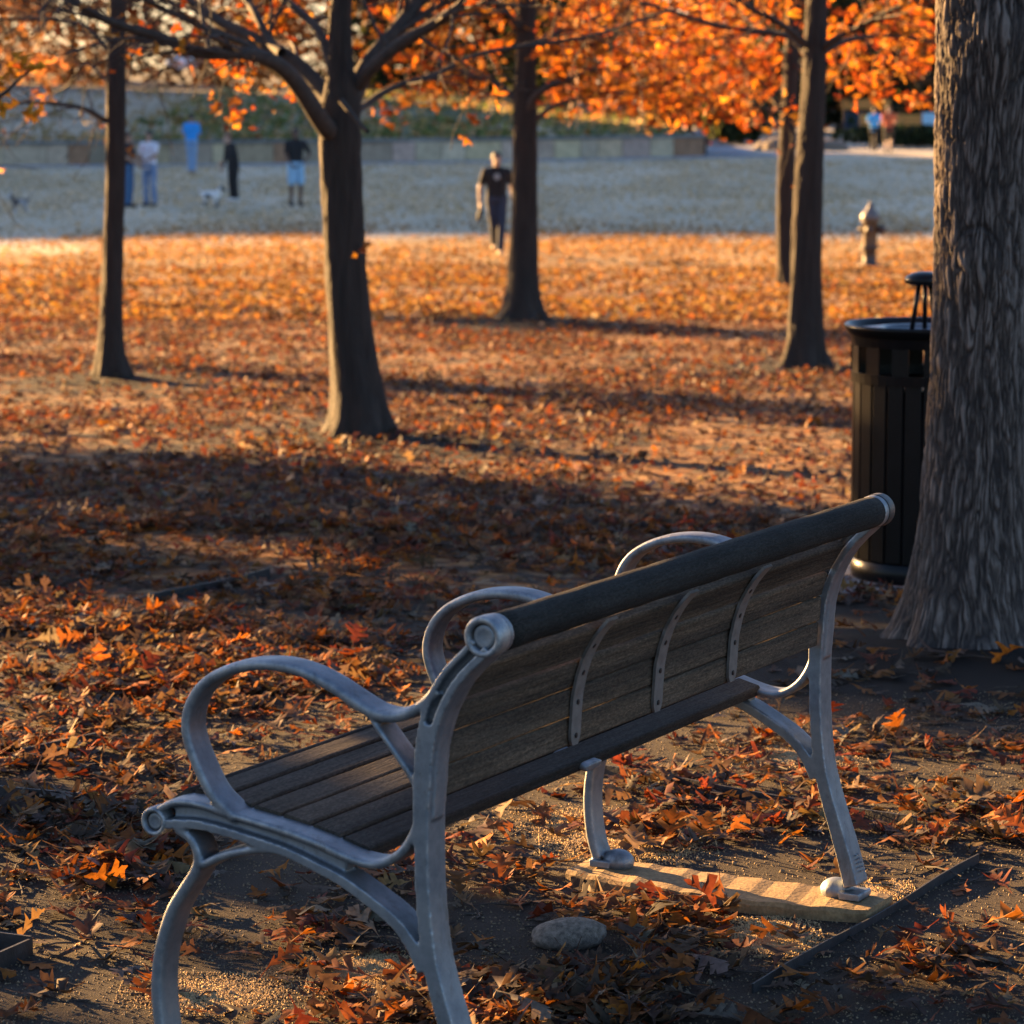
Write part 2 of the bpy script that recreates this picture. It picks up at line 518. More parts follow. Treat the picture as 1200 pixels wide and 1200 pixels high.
STONE = gpoint(667, 1112)
BENCH_O = Vector((-.0502, 5.2929, 0)); BENCH_A = math.atan2(.87954549, .47581481)
def bench_local(x, y):
    c, s = math.cos(BENCH_A), math.sin(BENCH_A)
    dx, dy = x - BENCH_O.x, y - BENCH_O.y
    return c * dx + s * dy, -s * dx + c * dy

def build_leaves():
    # --- near: full lobed oak leaves
    n = 74000
    y = R.uniform(3.6, 14.5, n); x = R.uniform(-1, 1, n) * (.17 * y + 1.3)
    z = gz(x, y); u, v = px_of(x, y, z)
    keep = R.uniform(0, 1, n) < near_density(u, v, x, y) * .62
    lx, ly = bench_local(x, y)
    keep &= ~((lx > 1.56) & (lx < 1.90) & (ly > -.08) & (ly < .76) & (R.uniform(0, 1, n) < .975))
    keep &= ~((np.hypot(x - 1.5, y - 10.4) < .34))
    keep &= ~((np.abs(x - STONE[0]) < .12) & (y > STONE[1] - .16) & (y < STONE[1] + .08) & (R.uniform(0, 1, n) < .93))
    x, y, z = x[keep], y[keep], z[keep]
    m = len(x)
    size = R.uniform(.048, .108, m)
    pile = near_density(*px_of(x, y, z), x, y)
    tilt = R.uniform(.03, .30, m) * np.where(R.uniform(0, 1, m) > .86, 2.6, 1)
    rz = R.uniform(0, .022, m) * np.clip(pile, .2, 1.8)
    V, Fc, C, low = leaf_mesh('fallen_leaves', np.stack([x, y, z], -1), size, tilt, 'oak', GROUND_PAL, GROUND_W, .62, 30, 5)
    V[:, :, 2] += (np.clip(z - low, 0, None) * .8 + .002 + rz)[:, None]
    o = link('fallen_leaves', mesh_np('fallen_leaves', V.reshape(-1, 3), Fc, True, C), M['leaf'])
    tag(o, 'brown and orange lobed oak leaves scattered over the dirt around the bench', 'leaves', None, 'stuff')
    # --- middle and far
    for nm, y0, y1, dens, s0, s1, kind, lab in (('leaf_litter', 14.2, 34, 230, .048, .095, 'mid', 'carpet of brown and orange dead leaves under the row of young trees'),
                                           ('distant_leaf_litter', 33.5, 66, 75, .07, .12, 'low', 'thin golden leaf litter on dry grass beyond the trees')):
        n = int((y1 - y0) * (.17 * (y0 + y1) / 2 + 2.5) * 2 * dens)
        y = R.uniform(y0, y1, n); x = R.uniform(-1, 1, n) * (.17 * y + 2.5)
        z = gz(x, y)
        dn = .30 + .95 * sstep(.36, .62, fbm(x * .8, y * .5, 77, 5))
        edge = 1 - sstep(37, 62, y + 5 * (fbm(x * .12, y * .05, 31) - .5) + np.clip(-x - 4, 0, 20) * .75) * .97
        for mx, my, r, h in MOUNDS:
            dn = dn * (1 - .6 * np.exp(-((x - mx) ** 2 + ((y - my) * .6) ** 2) / (r * r) * 2.2))
        keep = R.uniform(0, 1, n) < dn * edge
        x, y, z = x[keep], y[keep], z[keep]; m = len(x)
        V, Fc, C, low = leaf_mesh(nm, np.stack([x, y, z], -1), R.uniform(s0, s1, m), R.uniform(.08, .55, m), kind, MID_PAL if kind == 'mid' else FAR_PAL, GROUND_W if kind == 'mid' else [3, 2, 2, 1.4], 1.0, 12, 9)
        V[:, :, 2] += (np.clip(z - low, 0, None) * .8 + .004)[:, None]
        o = link(nm, mesh_np(nm, V.reshape(-1, 3), Fc, False, C), M['leaf'])
        tag(o, lab, 'leaves', None, 'stuff')
build_leaves()

def build_gravel():
    n = 60000
    y = 4.6 + 5.0 * R.uniform(0, 1, n) ** 1.5; x = R.uniform(-1, 1, n) * (.17 * y + .5)
    z = gz(x, y)
    t = np.array([(1, 0, 0), (-1, 0, 0), (0, 1, 0), (0, -1, 0), (0, 0, .8), (0, 0, -.8)], float)
    f = np.array([(0, 2, 4), (2, 1, 4), (1, 3, 4), (3, 0, 4), (2, 0, 5), (1, 2, 5), (3, 1, 5), (0, 3, 5)])
    s = R.uniform(.0012, .0036, n) * (1 + 1.4 * (R.uniform(0, 1, n) > .992))
    rm = rot_mats(R.uniform(0, 6, n), R.uniform(0, 6, n), R.uniform(0, 6, n))
    V = np.einsum('nij,kj->nki', rm, t * R.uniform(.7, 1.3, (6, 1))) * s[:, None, None] + np.stack([x, y, z + s * .3], -1)[:, None, :]
    Fc = (np.arange(n)[:, None, None] * 6 + f[None]).reshape(-1, 3)
    o = link('gravel', mesh_np('gravel', V.reshape(-1, 3), Fc), M['pebble'])
    tag(o, 'fine loose gravel grains on the packed dirt', 'gravel', None, 'stuff')
build_gravel()

def build_grass():
    n = 130000
    y = 50 + 62 * R.uniform(0, 1, n) ** 1.25; x = R.uniform(-1, 1, n) * (.17 * y + 7)
    ln = sstep(50, 60, y + 9 * (fbm(x * .12, y * .05, 31) - .5) + np.clip(-x - 4, 0, 20) * .75)
    keep = (R.uniform(0, 1, n) < ln * (.25 + 1.1 * sstep(.35, .65, fbm(x * .5, y * .12, 55)))) & (y < wall_line(x) - 2.0)
    x, y = x[keep], y[keep]; n = len(x); z = gz(x, y)
    a = R.uniform(0, 2 * pi, n); w = R.uniform(.02, .055, n); h = R.uniform(.012, .05, n)
    dx, dy = np.cos(a) * w, np.sin(a) * w
    lx, ly = R.normal(0, .03, n), R.normal(0, .03, n)
    V = np.stack([np.stack([x - dx, y - dy, z - .01], -1), np.stack([x + dx, y + dy, z - .01], -1), np.stack([x + dx * .5 + lx, y + dy * .5 + ly, z + h], -1), np.stack([x - dx * .6 + lx, y - dy * .6 + ly, z + h * .8], -1)], 1)
    pal = np.array([(.60, .49, .34), (.48, .39, .27), (.38, .31, .21), (.68, .57, .42), (.36, .31, .20)])
    c = pal[R.choice(5, n, p=[.3, .25, .15, .15, .15])] * R.uniform(.7, 1.25, (n, 1))
    nearer = (1 - sstep(60, 72, y + np.clip(-x - 4, 0, 20) * .75))[:, None]; c = c * (1 - nearer * np.array([.36, .55, .74]))  # blades in the sunlit strip tinted golden, sun warmth put into the colour
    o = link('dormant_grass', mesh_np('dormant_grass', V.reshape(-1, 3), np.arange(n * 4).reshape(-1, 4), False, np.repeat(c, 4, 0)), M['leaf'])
    tag(o, 'short dormant tan grass of the open lawn behind the trees', 'grass', None, 'stuff')

def build_sun_grit():
    # golden grains laid as sun patches, the sunlight put into their colour
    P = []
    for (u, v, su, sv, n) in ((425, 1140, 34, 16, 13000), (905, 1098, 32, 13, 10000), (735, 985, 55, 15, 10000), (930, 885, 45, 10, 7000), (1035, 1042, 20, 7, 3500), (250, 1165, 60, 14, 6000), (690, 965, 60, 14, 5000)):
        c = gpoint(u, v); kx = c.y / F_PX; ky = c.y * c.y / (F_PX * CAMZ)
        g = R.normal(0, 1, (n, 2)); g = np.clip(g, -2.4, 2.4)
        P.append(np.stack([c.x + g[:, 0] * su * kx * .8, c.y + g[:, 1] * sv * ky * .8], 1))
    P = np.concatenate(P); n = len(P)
    z = gz(P[:, 0], P[:, 1])
    t = np.array([(1, 0, 0), (-1, 0, 0), (0, 1, 0), (0, -1, 0), (0, 0, .8), (0, 0, -.8)], float)
    f = np.array([(0, 2, 4), (2, 1, 4), (1, 3, 4), (3, 0, 4), (2, 0, 5), (1, 2, 5), (3, 1, 5), (0, 3, 5)])
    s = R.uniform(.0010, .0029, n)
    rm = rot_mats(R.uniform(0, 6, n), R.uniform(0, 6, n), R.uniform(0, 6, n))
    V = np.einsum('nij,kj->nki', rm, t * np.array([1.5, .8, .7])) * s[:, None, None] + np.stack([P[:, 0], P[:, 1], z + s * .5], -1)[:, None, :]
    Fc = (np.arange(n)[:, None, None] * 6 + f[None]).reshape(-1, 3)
    o = link('sun_grit', mesh_np('sun_grit', V.reshape(-1, 3), Fc), simple('sun_grit', (.46, .32, .16), .9, .5, 200))
    tag(o, 'golden grains coloured as patches of sunlight on the dirt around the bench feet', 'grit', None, 'stuff')
build_sun_grit()

def build_twigs():
    mb = MB(); rng = random.Random(3)
    for k in range(420):
        y = rng.uniform(4.6, 13); x = rng.uniform(-1, 1) * (.17 * y + .3); z = float(gz(x, y))
        a = rng.uniform(0, 2 * pi); L = rng.uniform(.03, .16); p = Vector((x, y, z + .004)); pts = [p]
        for j in range(3):
            a += rng.gauss(0, .35); p = p + Vector((math.cos(a), math.sin(a), rng.gauss(.04, .10))) * L / 3; pts.append(p)
        mb.tube(pts, [.0024, .002, .0015, .0008], 5)
    o = mb.obj('fallen_twigs', M['twig']); tag(o, 'thin dry twigs lying among the fallen leaves', 'twigs', None, 'stuff')
build_twigs()

# ------------------------------------------------------------------ bench
W = .064          # width of a casting
LEN = 1.78
UPR = [(.004, .845), (.022, .825), (.045, .803), (.068, .776), (.091, .737), (.105, .699), (.115, .653), (.119, .593), (.122, .533), (.121, .458), (.118, .384), (.108, .294),
       (.091, .226), (.071, .165), (.050, .10), (.030, .03)]
LOOP = [(.505, .488), (.524, .503), (.554, .527), (.579, .566), (.600, .611), (.607, .649), (.597, .688), (.571, .723), (.528, .750), (.474, .767), (.417, .772),
        (.364, .766), (.312, .749), (.264, .726), (.223, .708), (.186, .703), (.150, .713), (.118, .733), (.092, .760)]
UFL = [(.669, .486), (.640, .502), (.609, .507), (.571, .505), (.528, .497), (.461, .487), (.397, .477), (.332, .463), (.28, .448), (.239, .440), (.203, .443), (.167, .465),
       (.142, .497), (.124, .54)]
LFL = [(.655, .462), (.61, .468), (.561, .468), (.48, .457), (.398, .442), (.333, .422), (.281, .404), (.229, .377), (.178, .346), (.142, .308), (.118, .264)]
FLEG = [(.629, .457), (.598, .44), (.584, .41), (.591, .383), (.614, .349), (.641, .308), (.658, .267), (.672, .218), (.678, .165), (.676, .11), (.668, .06), (.655, .02)]
ARCH = [(.575, .396), (.533, .417), (.493, .430), (.448, .440), (.403, .440), (.359, .430)]
STRUT = [(.222, .700), (.212, .685), (.190, .66), (.162, .627), (.141, .60), (.122, .56)]

def catmull(p, k=5):
    p = [np.array(q, float) for q in p]
    q = [2 * p[0] - p[1]] + p + [2 * p[-1] - p[-2]]
    out = []
    for i in range(1, len(q) - 2):
        for j in range(k):
            t = j / k
            out.append(.5 * ((2 * q[i]) + (-q[i - 1] + q[i + 1]) * t + (2 * q[i - 1] - 5 * q[i] + 4 * q[i + 1] - q[i + 2]) * t * t
                             + (-q[i - 1] + 3 * q[i] - 3 * q[i + 1] + q[i + 2]) * t ** 3))
    out.append(p[-1]); return out

def strip(mb, pts, th, x0, x1, rnd=0.0, k=4):
    """swept bar in the Y-Z plane, from x0 to x1 across, th thick (number or list)"""
    c = catmull(pts, k); n = len(c)
    ths = np.interp(np.linspace(0, 1, n), np.linspace(0, 1, len(th)), th) if hasattr(th, '__len__') else [th] * n
    v = []
    prof = [(-1, -1), (1, -1), (1, 1), (-1, 1)]
    if rnd:
        prof = []
        for k2 in range(16):
            a = 2 * pi * (k2 + .5) / 16
            ca, sa = math.cos(a), math.sin(a)
            prof.append((math.copysign(abs(ca) ** rnd, ca), math.copysign(abs(sa) ** rnd, sa)))
    m = len(prof)
    for i in range(n):
        t = c[min(i + 1, n - 1)] - c[max(i - 1, 0)]; t = t / (np.linalg.norm(t) + 1e-9)
        nn = np.array([-t[1], t[0]])
        for (a, b) in prof:
            q = c[i] + nn * b * ths[i] / 2
            v.append(((x0 + x1) / 2 + a * (x1 - x0) / 2, q[0], q[1]))
    f = []
    for i in range(n - 1):
        for j in range(m):
            f.append([i * m + j, i * m + (j + 1) % m, (i + 1) * m + (j + 1) % m, (i + 1) * m + j])
    f.append(list(range(m))[::-1]); f.append([(n - 1) * m + j for j in range(m)])
    mb.add(v, f)

def casting(legs=True):
    mb = MB()
    if legs:
        strip(mb, UPR[5:], [.040, .036, .034, .029, .028, .028, .030, .031, .033, .034], 0, W)
        # upper part of the upright: web between two flanges
        top = UPR[:9]
        strip(mb, top, [.040, .046, .040], .014, W - .014)
        off = lambda pts, d: [(p[0] + d * .86 * (1 - .45 * sstep(4, 8, i)), p[1] + d * .42 * (1 - .45 * sstep(4, 8, i))) for i, p in enumerate(pts)]
        strip(mb, off(top, .016), .011, .0, W); strip(mb, off(top, -.014), .016, .0, W)
        strip(mb, FLEG, [.020, .020, .022, .023, .024, .025, .025, .026, .026, .026], 0, W, .45)
        strip(mb, ARCH, .018, 0, W, .5)
        strip(mb, LFL, [.018, .018, .017, .018, .020, .022, .024, .026], 0, W)
        strip(mb, [(p[0], (p[1] + q) / 2) for p, q in zip(UFL[1:9], (.468, .468, .467, .464, .455, .442, .422, .404))], [.03, .03, .035, .04, .05], .016, W - .016)
        # feet
        mb.ball((W / 2, .612, .012), (W * .50, .038, .028), 16, 10)
        mb.ball((W / 2, .075, .012), (W * .50, .038, .028), 16, 10)
        mb.box((W / 2, .032, .008), (W * 1.1, .05, .016)); mb.box((W / 2, .645, .008), (W * 1.1, .05, .016))
        # top boss, ringed
        for (yy, zz, r) in ((0, .859, .036), (.676, .465, .0265)):
            mb.lathe([(r * .5, .012), (r * .97, .012), (r * .97, W - .012), (r * .5, W - .012)], 28, (0, yy, zz), 'x')
    else:
        pass
    strip(mb, UFL if legs else UFL[:10], [.014, .013, .014, .016, .016, .017, .017], 0, W, .35)
    strip(mb, LOOP if legs else LOOP[:-2], [.022, .022, .021, .021, .022, .021], 0, W, .5)
    if legs: strip(mb, STRUT, [.012, .014, .016], 0.002, W - .002, .5)
    return remeshed(mb, 'casting', .0031, 3, .5)

def split_mesh(me, name, mask):
    nv = len(me.vertices)
    co_ = np.empty(nv * 3, np.float32); me.vertices.foreach_get('co', co_); co_ = co_.reshape(-1, 3)
    tot = np.empty(len(me.polygons), np.int32); me.polygons.foreach_get('loop_total', tot)
    assert (tot == 4).all()
    li = np.empty(len(me.loops), np.int32); me.loops.foreach_get('vertex_index', li)
    f = li.reshape(-1, 4)[mask]
    used = np.unique(f); remap = np.zeros(nv, np.int64); remap[used] = np.arange(len(used))
    return mesh_np(name, co_[used], remap[f], True)

def face_centres(me):
    c = np.empty(len(me.polygons) * 3, np.float32); me.polygons.foreach_get('center', c)
    return c.reshape(-1, 3)

def build_bench():
    bench = empty('park_bench', (BENCH_O.x, BENCH_O.y, .03), BENCH_A,
                  'weathered wooden park bench with cast metal scroll ends seen from behind', 'bench')
    cm = casting(True); c = face_centres(cm); Yc, Zc = c[:, 1], c[:, 2]
    arm = ((Zc > .515) & (Yc > .150)) | ((Zc > .50) & (Yc > .505) & (Yc < .60) & (Zc > .516))
    fl = (Yc > .45) & (Zc < .400)
    rl = (Yc < .30) & (Zc < .262)
    parts = dict(end_frame=~(arm | fl | rl), armrest=arm, front_leg=fl, rear_leg=rl)
    mm = {k: split_mesh(cm, k, v) for k, v in parts.items()}
    for x in (0, LEN - W):
        fr = link('end_frame', mm['end_frame'], M['cast'], bench); fr.location = (x, 0, 0)
        for nm, key in (('armrest', 'armrest'), ('leg', 'front_leg'), ('leg', 'rear_leg')):
            p = link(nm, mm[key], M['cast'], fr)
        for yy, zz, r in ((0, .859, .036), (.676, .465, .0268)):
            fx = (lambda q: q) if x == 0 else (lambda q: W - q)
            b = MB(); b.lathe([(r * h, fx(q)) for h, q in ((.30, .0062), (.44, .0052), (.52, .0058), (.58, .0076), (.62, .0070), (.66, .0018), (.72, -.0012), (.86, -.0020), (.95, -.0006), (1.0, .0034), (1.0, .030), (.99, .034), (.90, .034))], 40, (0, yy, zz), 'x')
            b.obj('boss_ring', M['cast'], fr, True)
            b = MB(); b.lathe([(r * h, fx(q)) for h, q in ((.315, .0064), (.30, .0105), (.12, .0105), (.11, .008), (.001, .008))], 20, (0, yy, zz), 'x')
            b.obj('bolt', M['bolt'], fr, True)
        # raised foundry mark low on the rear leg
        b = MB()
        for k in range(5):
            for q in (0, 1):
                b.box((W * (.42 + .2 * q), .0155 + .0031 * k, .062 + .0085 * k), (.008, .004, .0022))
        b.obj('foundry_mark', M['cast'], fr)
    am = casting(False)
    a2 = link('armrest', am, M['cast'], bench); a2.location = (LEN / 2 - W / 2, 0, 0)
    # ---- wood
    b = MB()
    L0, L1 = .052, LEN - .052
    n = 26
    rp = [(.034, L0)] + [(.034, L1)]
    xs = np.linspace(L0, L1, 40)
    b.lathe([(.030, L0)] + [(.0338 + .0006 * math.sin(i * 1.7), float(xx)) for i, xx in enumerate(xs)] + [(.030, L1 + .001)], 28, (0, 0, .859), 'x')
    b.obj('top_rail', M['rail'], bench, True)
    up = [np.array(p) for p in UPR]
    def upr_at(z):
        zz = [p[1] for p in up][::-1]; yy = [p[0] for p in up][::-1]
        y = np.interp(z, zz, yy); y2 = np.interp(z - .01, zz, yy); y3 = np.interp(z + .01, zz, yy)
        return y, math.atan2(y2 - y3, .02)
    def plank(b, y, z, ang, w, th, x0, x1):
        # rounded edges, lying along X; ang tilts the face (0 = vertical)
        e = .005; pr = []
        for (sx, sz) in ((-1, -1), (1, -1), (1, 1), (-1, 1)):
            cx, cz = sx * (th / 2 - e), sz * (w / 2 - e)
            a0 = math.atan2(sz, sx)
            for q in (-.6, -.2, .2, .6):
                pr.append((cx + e * 1.2 * math.cos(a0 + q), cz + e * 1.2 * math.sin(a0 + q)))
        ca, sa = math.cos(ang), math.sin(ang)
        v = []; m = len(pr); nx = 8
        ph = random.uniform(0, 6)
        for i in range(nx + 1):
            xx = x0 + (x1 - x0) * i / nx
            wob = .0012 * math.sin(ph + i * .9)
            for (py, pz) in pr:
                v.append((xx, y + py * ca - pz * sa + wob, z + py * sa + pz * ca))
        f = []
        for i in range(nx):
            for j in range(m): f.append([i * m + j, i * m + (j + 1) % m, (i + 1) * m + (j + 1) % m, (i + 1) * m + j])
        f.append(list(range(m))[::-1]); f.append([nx * m + j for j in range(m)])
        b.add(v, f)
    b = MB()
    for z, w in ((.764, .065), (.700, .0526), (.6435, .0526), (.587, .0526)):
        y, a = upr_at(z)
        plank(b, y + .004, z, a, w, .022, .070, LEN - .070)
    b.obj('backrest', M['back'], bench)
    b = MB()
    ucurve = catmull([(.664, .484)] + [(q[0], q[1] + .001) for q in UFL[1:11]], 6)
    uc = np.array(ucurve); sl = np.concatenate([[0], np.cumsum(np.linalg.norm(np.diff(uc, axis=0), axis=1))])
    for k in range(7):
        s0 = .018 + k * .0625
        y = np.interp(s0, sl, uc[:, 0]); z = np.interp(s0, sl, uc[:, 1])
        y2 = np.interp(s0 + .01, sl, uc[:, 0]); z2 = np.interp(s0 + .01, sl, uc[:, 1])
        a = math.atan2(z2 - z, -(y2 - y))
        plank(b, y, z, pi / 2 - a, .0555, .024, .054, LEN - .054)
    b.obj('seat', M['seat'], bench)
    # ---- straps across the back boards
    for xs_ in (.545, .895, 1.245):
        b = MB(); path = []
        for z in np.linspace(.562, .808, 14):
            y, a = upr_at(z); path.append((y - .0105, z))
        c = catmull(path, 2)
        v = []; f = []
        nn = len(c)
        for i, p in enumerate(c):
            t = c[min(i + 1, nn - 1)] - c[max(i - 1, 0)]; t /= np.linalg.norm(t)
            q = np.array([-t[1], t[0]])
            hw = .0195
            if i < 3: hw = .0195 * (.55, .85, .97)[i]
            for sx, so in ((-1, 0), (1, 0), (1, 1), (-1, 1)):
                yy = p + q * (.006 * so)
                v.append((xs_ + sx * hw, yy[0], yy[1]))
        for i in range(nn - 1):
            for j in range(4): f.append([i * 4 + j, i * 4 + (j + 1) % 4, (i + 1) * 4 + (j + 1) % 4, (i + 1) * 4 + j])
        f.append([3, 2, 1, 0]); f.append([(nn - 1) * 4 + j for j in range(4)])
        b.add(v, f)
        st = b.obj('back_strap', M['strap'], bench)
        for z in (.752, .700, .6435, .580):
            y, a = upr_at(z)
            sb = MB(); sb.lathe([(.0052, .0), (.0052, -.0015), (.002, -.0022), (.0001, -.0022)], 12, (0, 0, 0), 'y')
            ca, sa = math.cos(a), math.sin(a)
            y0 = y - .0168
            sb.v = [(p[0] + xs_, y0 + p[1] * ca - p[2] * sa, z + p[1] * sa + p[2] * ca) for p in sb.v]
            sb.obj('screw', M['bolt'], st)
    # ---- dark screws on the rear face of the uprights
    b = MB()
    return bench
build_bench()

# concrete footings, one under each bench end
def footing(lx, label, name='concrete_footing'):
    n = 24; v = []; f = []
    for i in range(n + 1):
        t = i / n; ly = -.030 + t * .735
        bow = .055 * math.sin(pi * t) ** .8
        for (dx, z) in ((-.058 - bow, -.05), (-.052 - bow, .020), (-.044 - bow, .028), (.095 - bow * .2, .029), (.10 - bow * .2, .020), (.104 - bow * .2, -.05)):
            v.append((dx, ly, z + (.002 * math.sin(i * 2.1 + dx * 60) if z > .015 else 0)))
    for i in range(n):
        for j in range(5): f.append([i * 6 + j, i * 6 + j + 1, (i + 1) * 6 + j + 1, (i + 1) * 6 + j])
    f.append([0, 1, 2, 3, 4, 5]); f.append([n * 6 + j for j in range(6)][::-1])
    me = mesh_np(name, v, f)
    c, s = math.cos(BENCH_A), math.sin(BENCH_A)
    o = link(name, me, M['footing'], None, (BENCH_O.x + c * lx, BENCH_O.y + s * lx, 0)); o.rotation_euler = (0, 0, BENCH_A)
    tag(o, label, 'footing')
footing(LEN - W + .0, 'tan concrete strip with a curved edge under the far bench feet')
footing(0, 'concrete strip under the near bench feet at the bottom of the picture')

# steel edging
def edging(pts, label, h=.035, th=.006, name='steel_edging'):
    b = MB()
    P = [Vector((p[0], p[1], float(gz(p[0], p[1])))) for p in pts]
    for i in range(len(P) - 1):
        a, c = P[i], P[i + 1]
        m = max(2, int((c - a).length / .12)); d = (c - a).normalized(); s = Vector((-d.y, d.x, 0)) * th / 2
        v = []; f = []
        for k in range(m + 1):
            q = a.lerp(c, k / m); q.z = float(gz(q.x, q.y)); w = .0025 * math.sin(k * 1.3 + i)
            up = Vector((0, 0, h + .004 * math.sin(k * .9)))
            q = q + Vector((w, w, 0)); dn = Vector((0, 0, -.06))
            v += [q + s + dn, q + s + up, q - s + up, q - s + dn]
        for k in range(m):
            for j in range(4): f.append([k * 4 + j, k * 4 + (j + 1) % 4, (k + 1) * 4 + (j + 1) % 4, (k + 1) * 4 + j])
        f.append([0, 1, 2, 3]); f.append([m * 4 + j for j in range(4)][::-1])
        b.add(v, f)
    o = b.obj(name, M['steel']); tag(o, label, 'edging', 'steel edging strips in the dirt'); return o
def gp(u, v): p = gpoint(u, v); return (p.x, p.y)
edging([gp(882, 1164), gp(1146, 1011)], 'straight dark steel edging strip running past the far rear bench foot', .020, .004)
edging([gp(600, 893), gp(690, 909), gp(1075, 974)], 'dark steel edging strip half buried in leaves behind the far bench legs', .034)
edging([gp(-260, 912), gp(112, 955)], 'dark steel edging strip in leaves left of the bench front scroll', .050)
edging([gp(-120, 1098), gp(36, 1119), gp(-30, 1152)], 'corner of dark steel edging on bare dirt at the lower left', .036)
edging([gp(-330, 822), gp(0, 748), gp(315, 677)], 'long dark steel edging line crossing the dirt at the left, farthest from the bench', .036, .008)
edging([gp(28, 896), gp(112, 879)], 'short dark steel edging piece among orange leaves above the left strip', .045)

# river stone
def stone():
    p = gpoint(667, 1112)
    b = MB(); b.ball((0, 0, 0), (1, 1, 1), 28, 18)
    v = np.array(b.v); q = v.copy()
    s = 1 + .10 * (fbm(v[:, 0] * 1.5 + 5, v[:, 1] * 1.5 + v[:, 2] * 2, 61) - .5) * 2
    q = q * s[:, None] * np.array([.082, .055, .034]); q = q * (1 + .10 * (fbm(v[:, 0] * 3 + 2, v[:, 1] * 3 + v[:, 2] * 3, 67, 3) - .5))[:, None]
    q[:, 2] += .004 * q[:, 0] / .08
    me = mesh_np('river_stone', q, b.f, True)
    o = link('river_stone', me, M['stone'], None, (p.x, p.y + .03, p.z + .022)); o.rotation_euler = (0, 0, .15)
    tag(o, 'rounded grey river stone lying in leaves beneath the bench back', 'stone')
stone()

# ------------------------------------------------------------------ trash can
def trash_can():
    cx, cy = at(1079, 600, 12.25).x, 12.25
    z0 = float(gz(cx, cy)) + .03
    pad = MB(); pad.box((0, 0, -.05), (.95, .85, .16))
    o = pad.obj('concrete_pad', M['concrete'], None, False, .01); o.location = (cx + .14, cy + .05, z0 - .03)
    tag(o, None, None, None, 'structure')
    t = empty('litter_bin', (cx, cy, z0), 0, 'black round metal litter bin with flared rim behind the big tree trunk', 'litter bin')
    b = MB()
    b.lathe([(.262, .0), (.268, .012), (.268, .07), (.258, .078), (.252, .085), (.252, .72), (.001, .72)], 48)
    b.obj('body', M['black'], t, True)
    b = MB()
    for k in range(24):
        a = 2 * pi * k / 24; c, s = math.cos(a), math.sin(a)
        rot = Matrix.Rotation(a, 3, 'Z')
        b.box((.264 * c, .264 * s, .42), (.010, .062, .68), rot)
    b.obj('slats', M['black'], t, False, .003)
    # upper band with square openings
    b = MB()
    n = 14; r = .272
    for k in range(n):
        a = 2 * pi * (k + .5) / n; rot = Matrix.Rotation(a, 3, 'Z')
        b.box((r * math.cos(a), r * math.sin(a), .848), (.006, .066, .104), rot)
    b.lathe([(.268, .758), (.277, .758), (.279, .798), (.270, .798), (.268, .758)], 48)
    b.lathe([(.271, .898), (.276, .898), (.283, .94), (.276, .94), (.271, .898)], 48)
    b.obj('slotted_band', M['black'], t, False)
    b = MB()
    b.lathe([(.268, .935), (.288, .938), (.304, .962), (.306, .972), (.302, .980), (.292, .979), (.272, .955), (.268, .935)], 56)
    b.obj('rim', M['black'], t, True)
    b = MB()
    b.lathe([(.270, .952), (.268, .956), (.17, .966), (.15, .962), (.15, .94), (.001, .94)], 48)
    b.obj('lid', M['liner'], t, True)
    b = MB()
    for k in range(3):
        a = pi + .35 + 2 * pi * k / 3
        b.tube([(.052 * math.cos(a), .052 * math.sin(a) , .955), (.024 * math.cos(a), .024 * math.sin(a), 1.135)], .0095, 10)
    b.obj('support_rod', M['black'], t, True)
    b = MB()
    b.lathe([(.001, 1.123), (.050, 1.125), (.074, 1.132), (.079, 1.142), (.074, 1.157), (.052, 1.171), (.025, 1.177), (.001, 1.178)], 32)
    b.obj('cap', M['black'], t, True)
trash_can()

# ------------------------------------------------------------------ fire hydrant
def hydrant():
    p = gpoint(1019, 312)
    m_tan = simple('hydrant_paint', (.13, .095, .06), .6, .15, 15)
    m_dk = simple('hydrant_dark', (.07, .055, .045), .6, .3, 15)
    m_sil = simple('hydrant_silver', (.16, .15, .14), .5, .1, 15, .2)
    t = empty('fire_hydrant', p, rad(-15), 'cream fire hydrant with silver bonnet standing in sunlit leaves', 'fire hydrant')
    b = MB(); b.lathe([(.17, -.05), (.17, .03), (.11, .04), (.105, .28), (.155, .285), (.155, .33), (.11, .335), (.001, .335)], 28); b.obj('base', m_dk, t, True)
    b = MB(); b.lathe([(.11, .33), (.118, .36), (.118, .72), (.15, .73), (.15, .77), (.001, .77)], 28); b.obj('barrel', m_tan, t, True)
    b = MB(); b.lathe([(.158, .772), (.158, .80), (.14, .85), (.10, .905), (.062, .94), (.055, .955), (.052, .99), (.001, .99)], 28)
    b.lathe([(.036, .985), (.036, 1.045), (.001, 1.05)], 5); b.obj('bonnet', m_sil, t, True)
    for (a, r, l) in ((0, .075, .235), (pi, .05, .165), (-pi / 2, .06, .19)):
        b = MB(); b.lathe([(r * .85, .09), (r * .85, l - .07), (r * 1.15, l - .07), (r * 1.15, l - .02), (r * .5, l), (r * .45, l + .03), (.001, l + .03)], 18, (0, 0, 0), 'x')
        c, s = math.cos(a), math.sin(a)
        b.v = [(q[0] * c - q[1] * s, q[0] * s + q[1] * c, q[2] + .60) for q in b.v]
        b.obj('nozzle', m_dk if a != pi else m_tan, t, True)
hydrant()

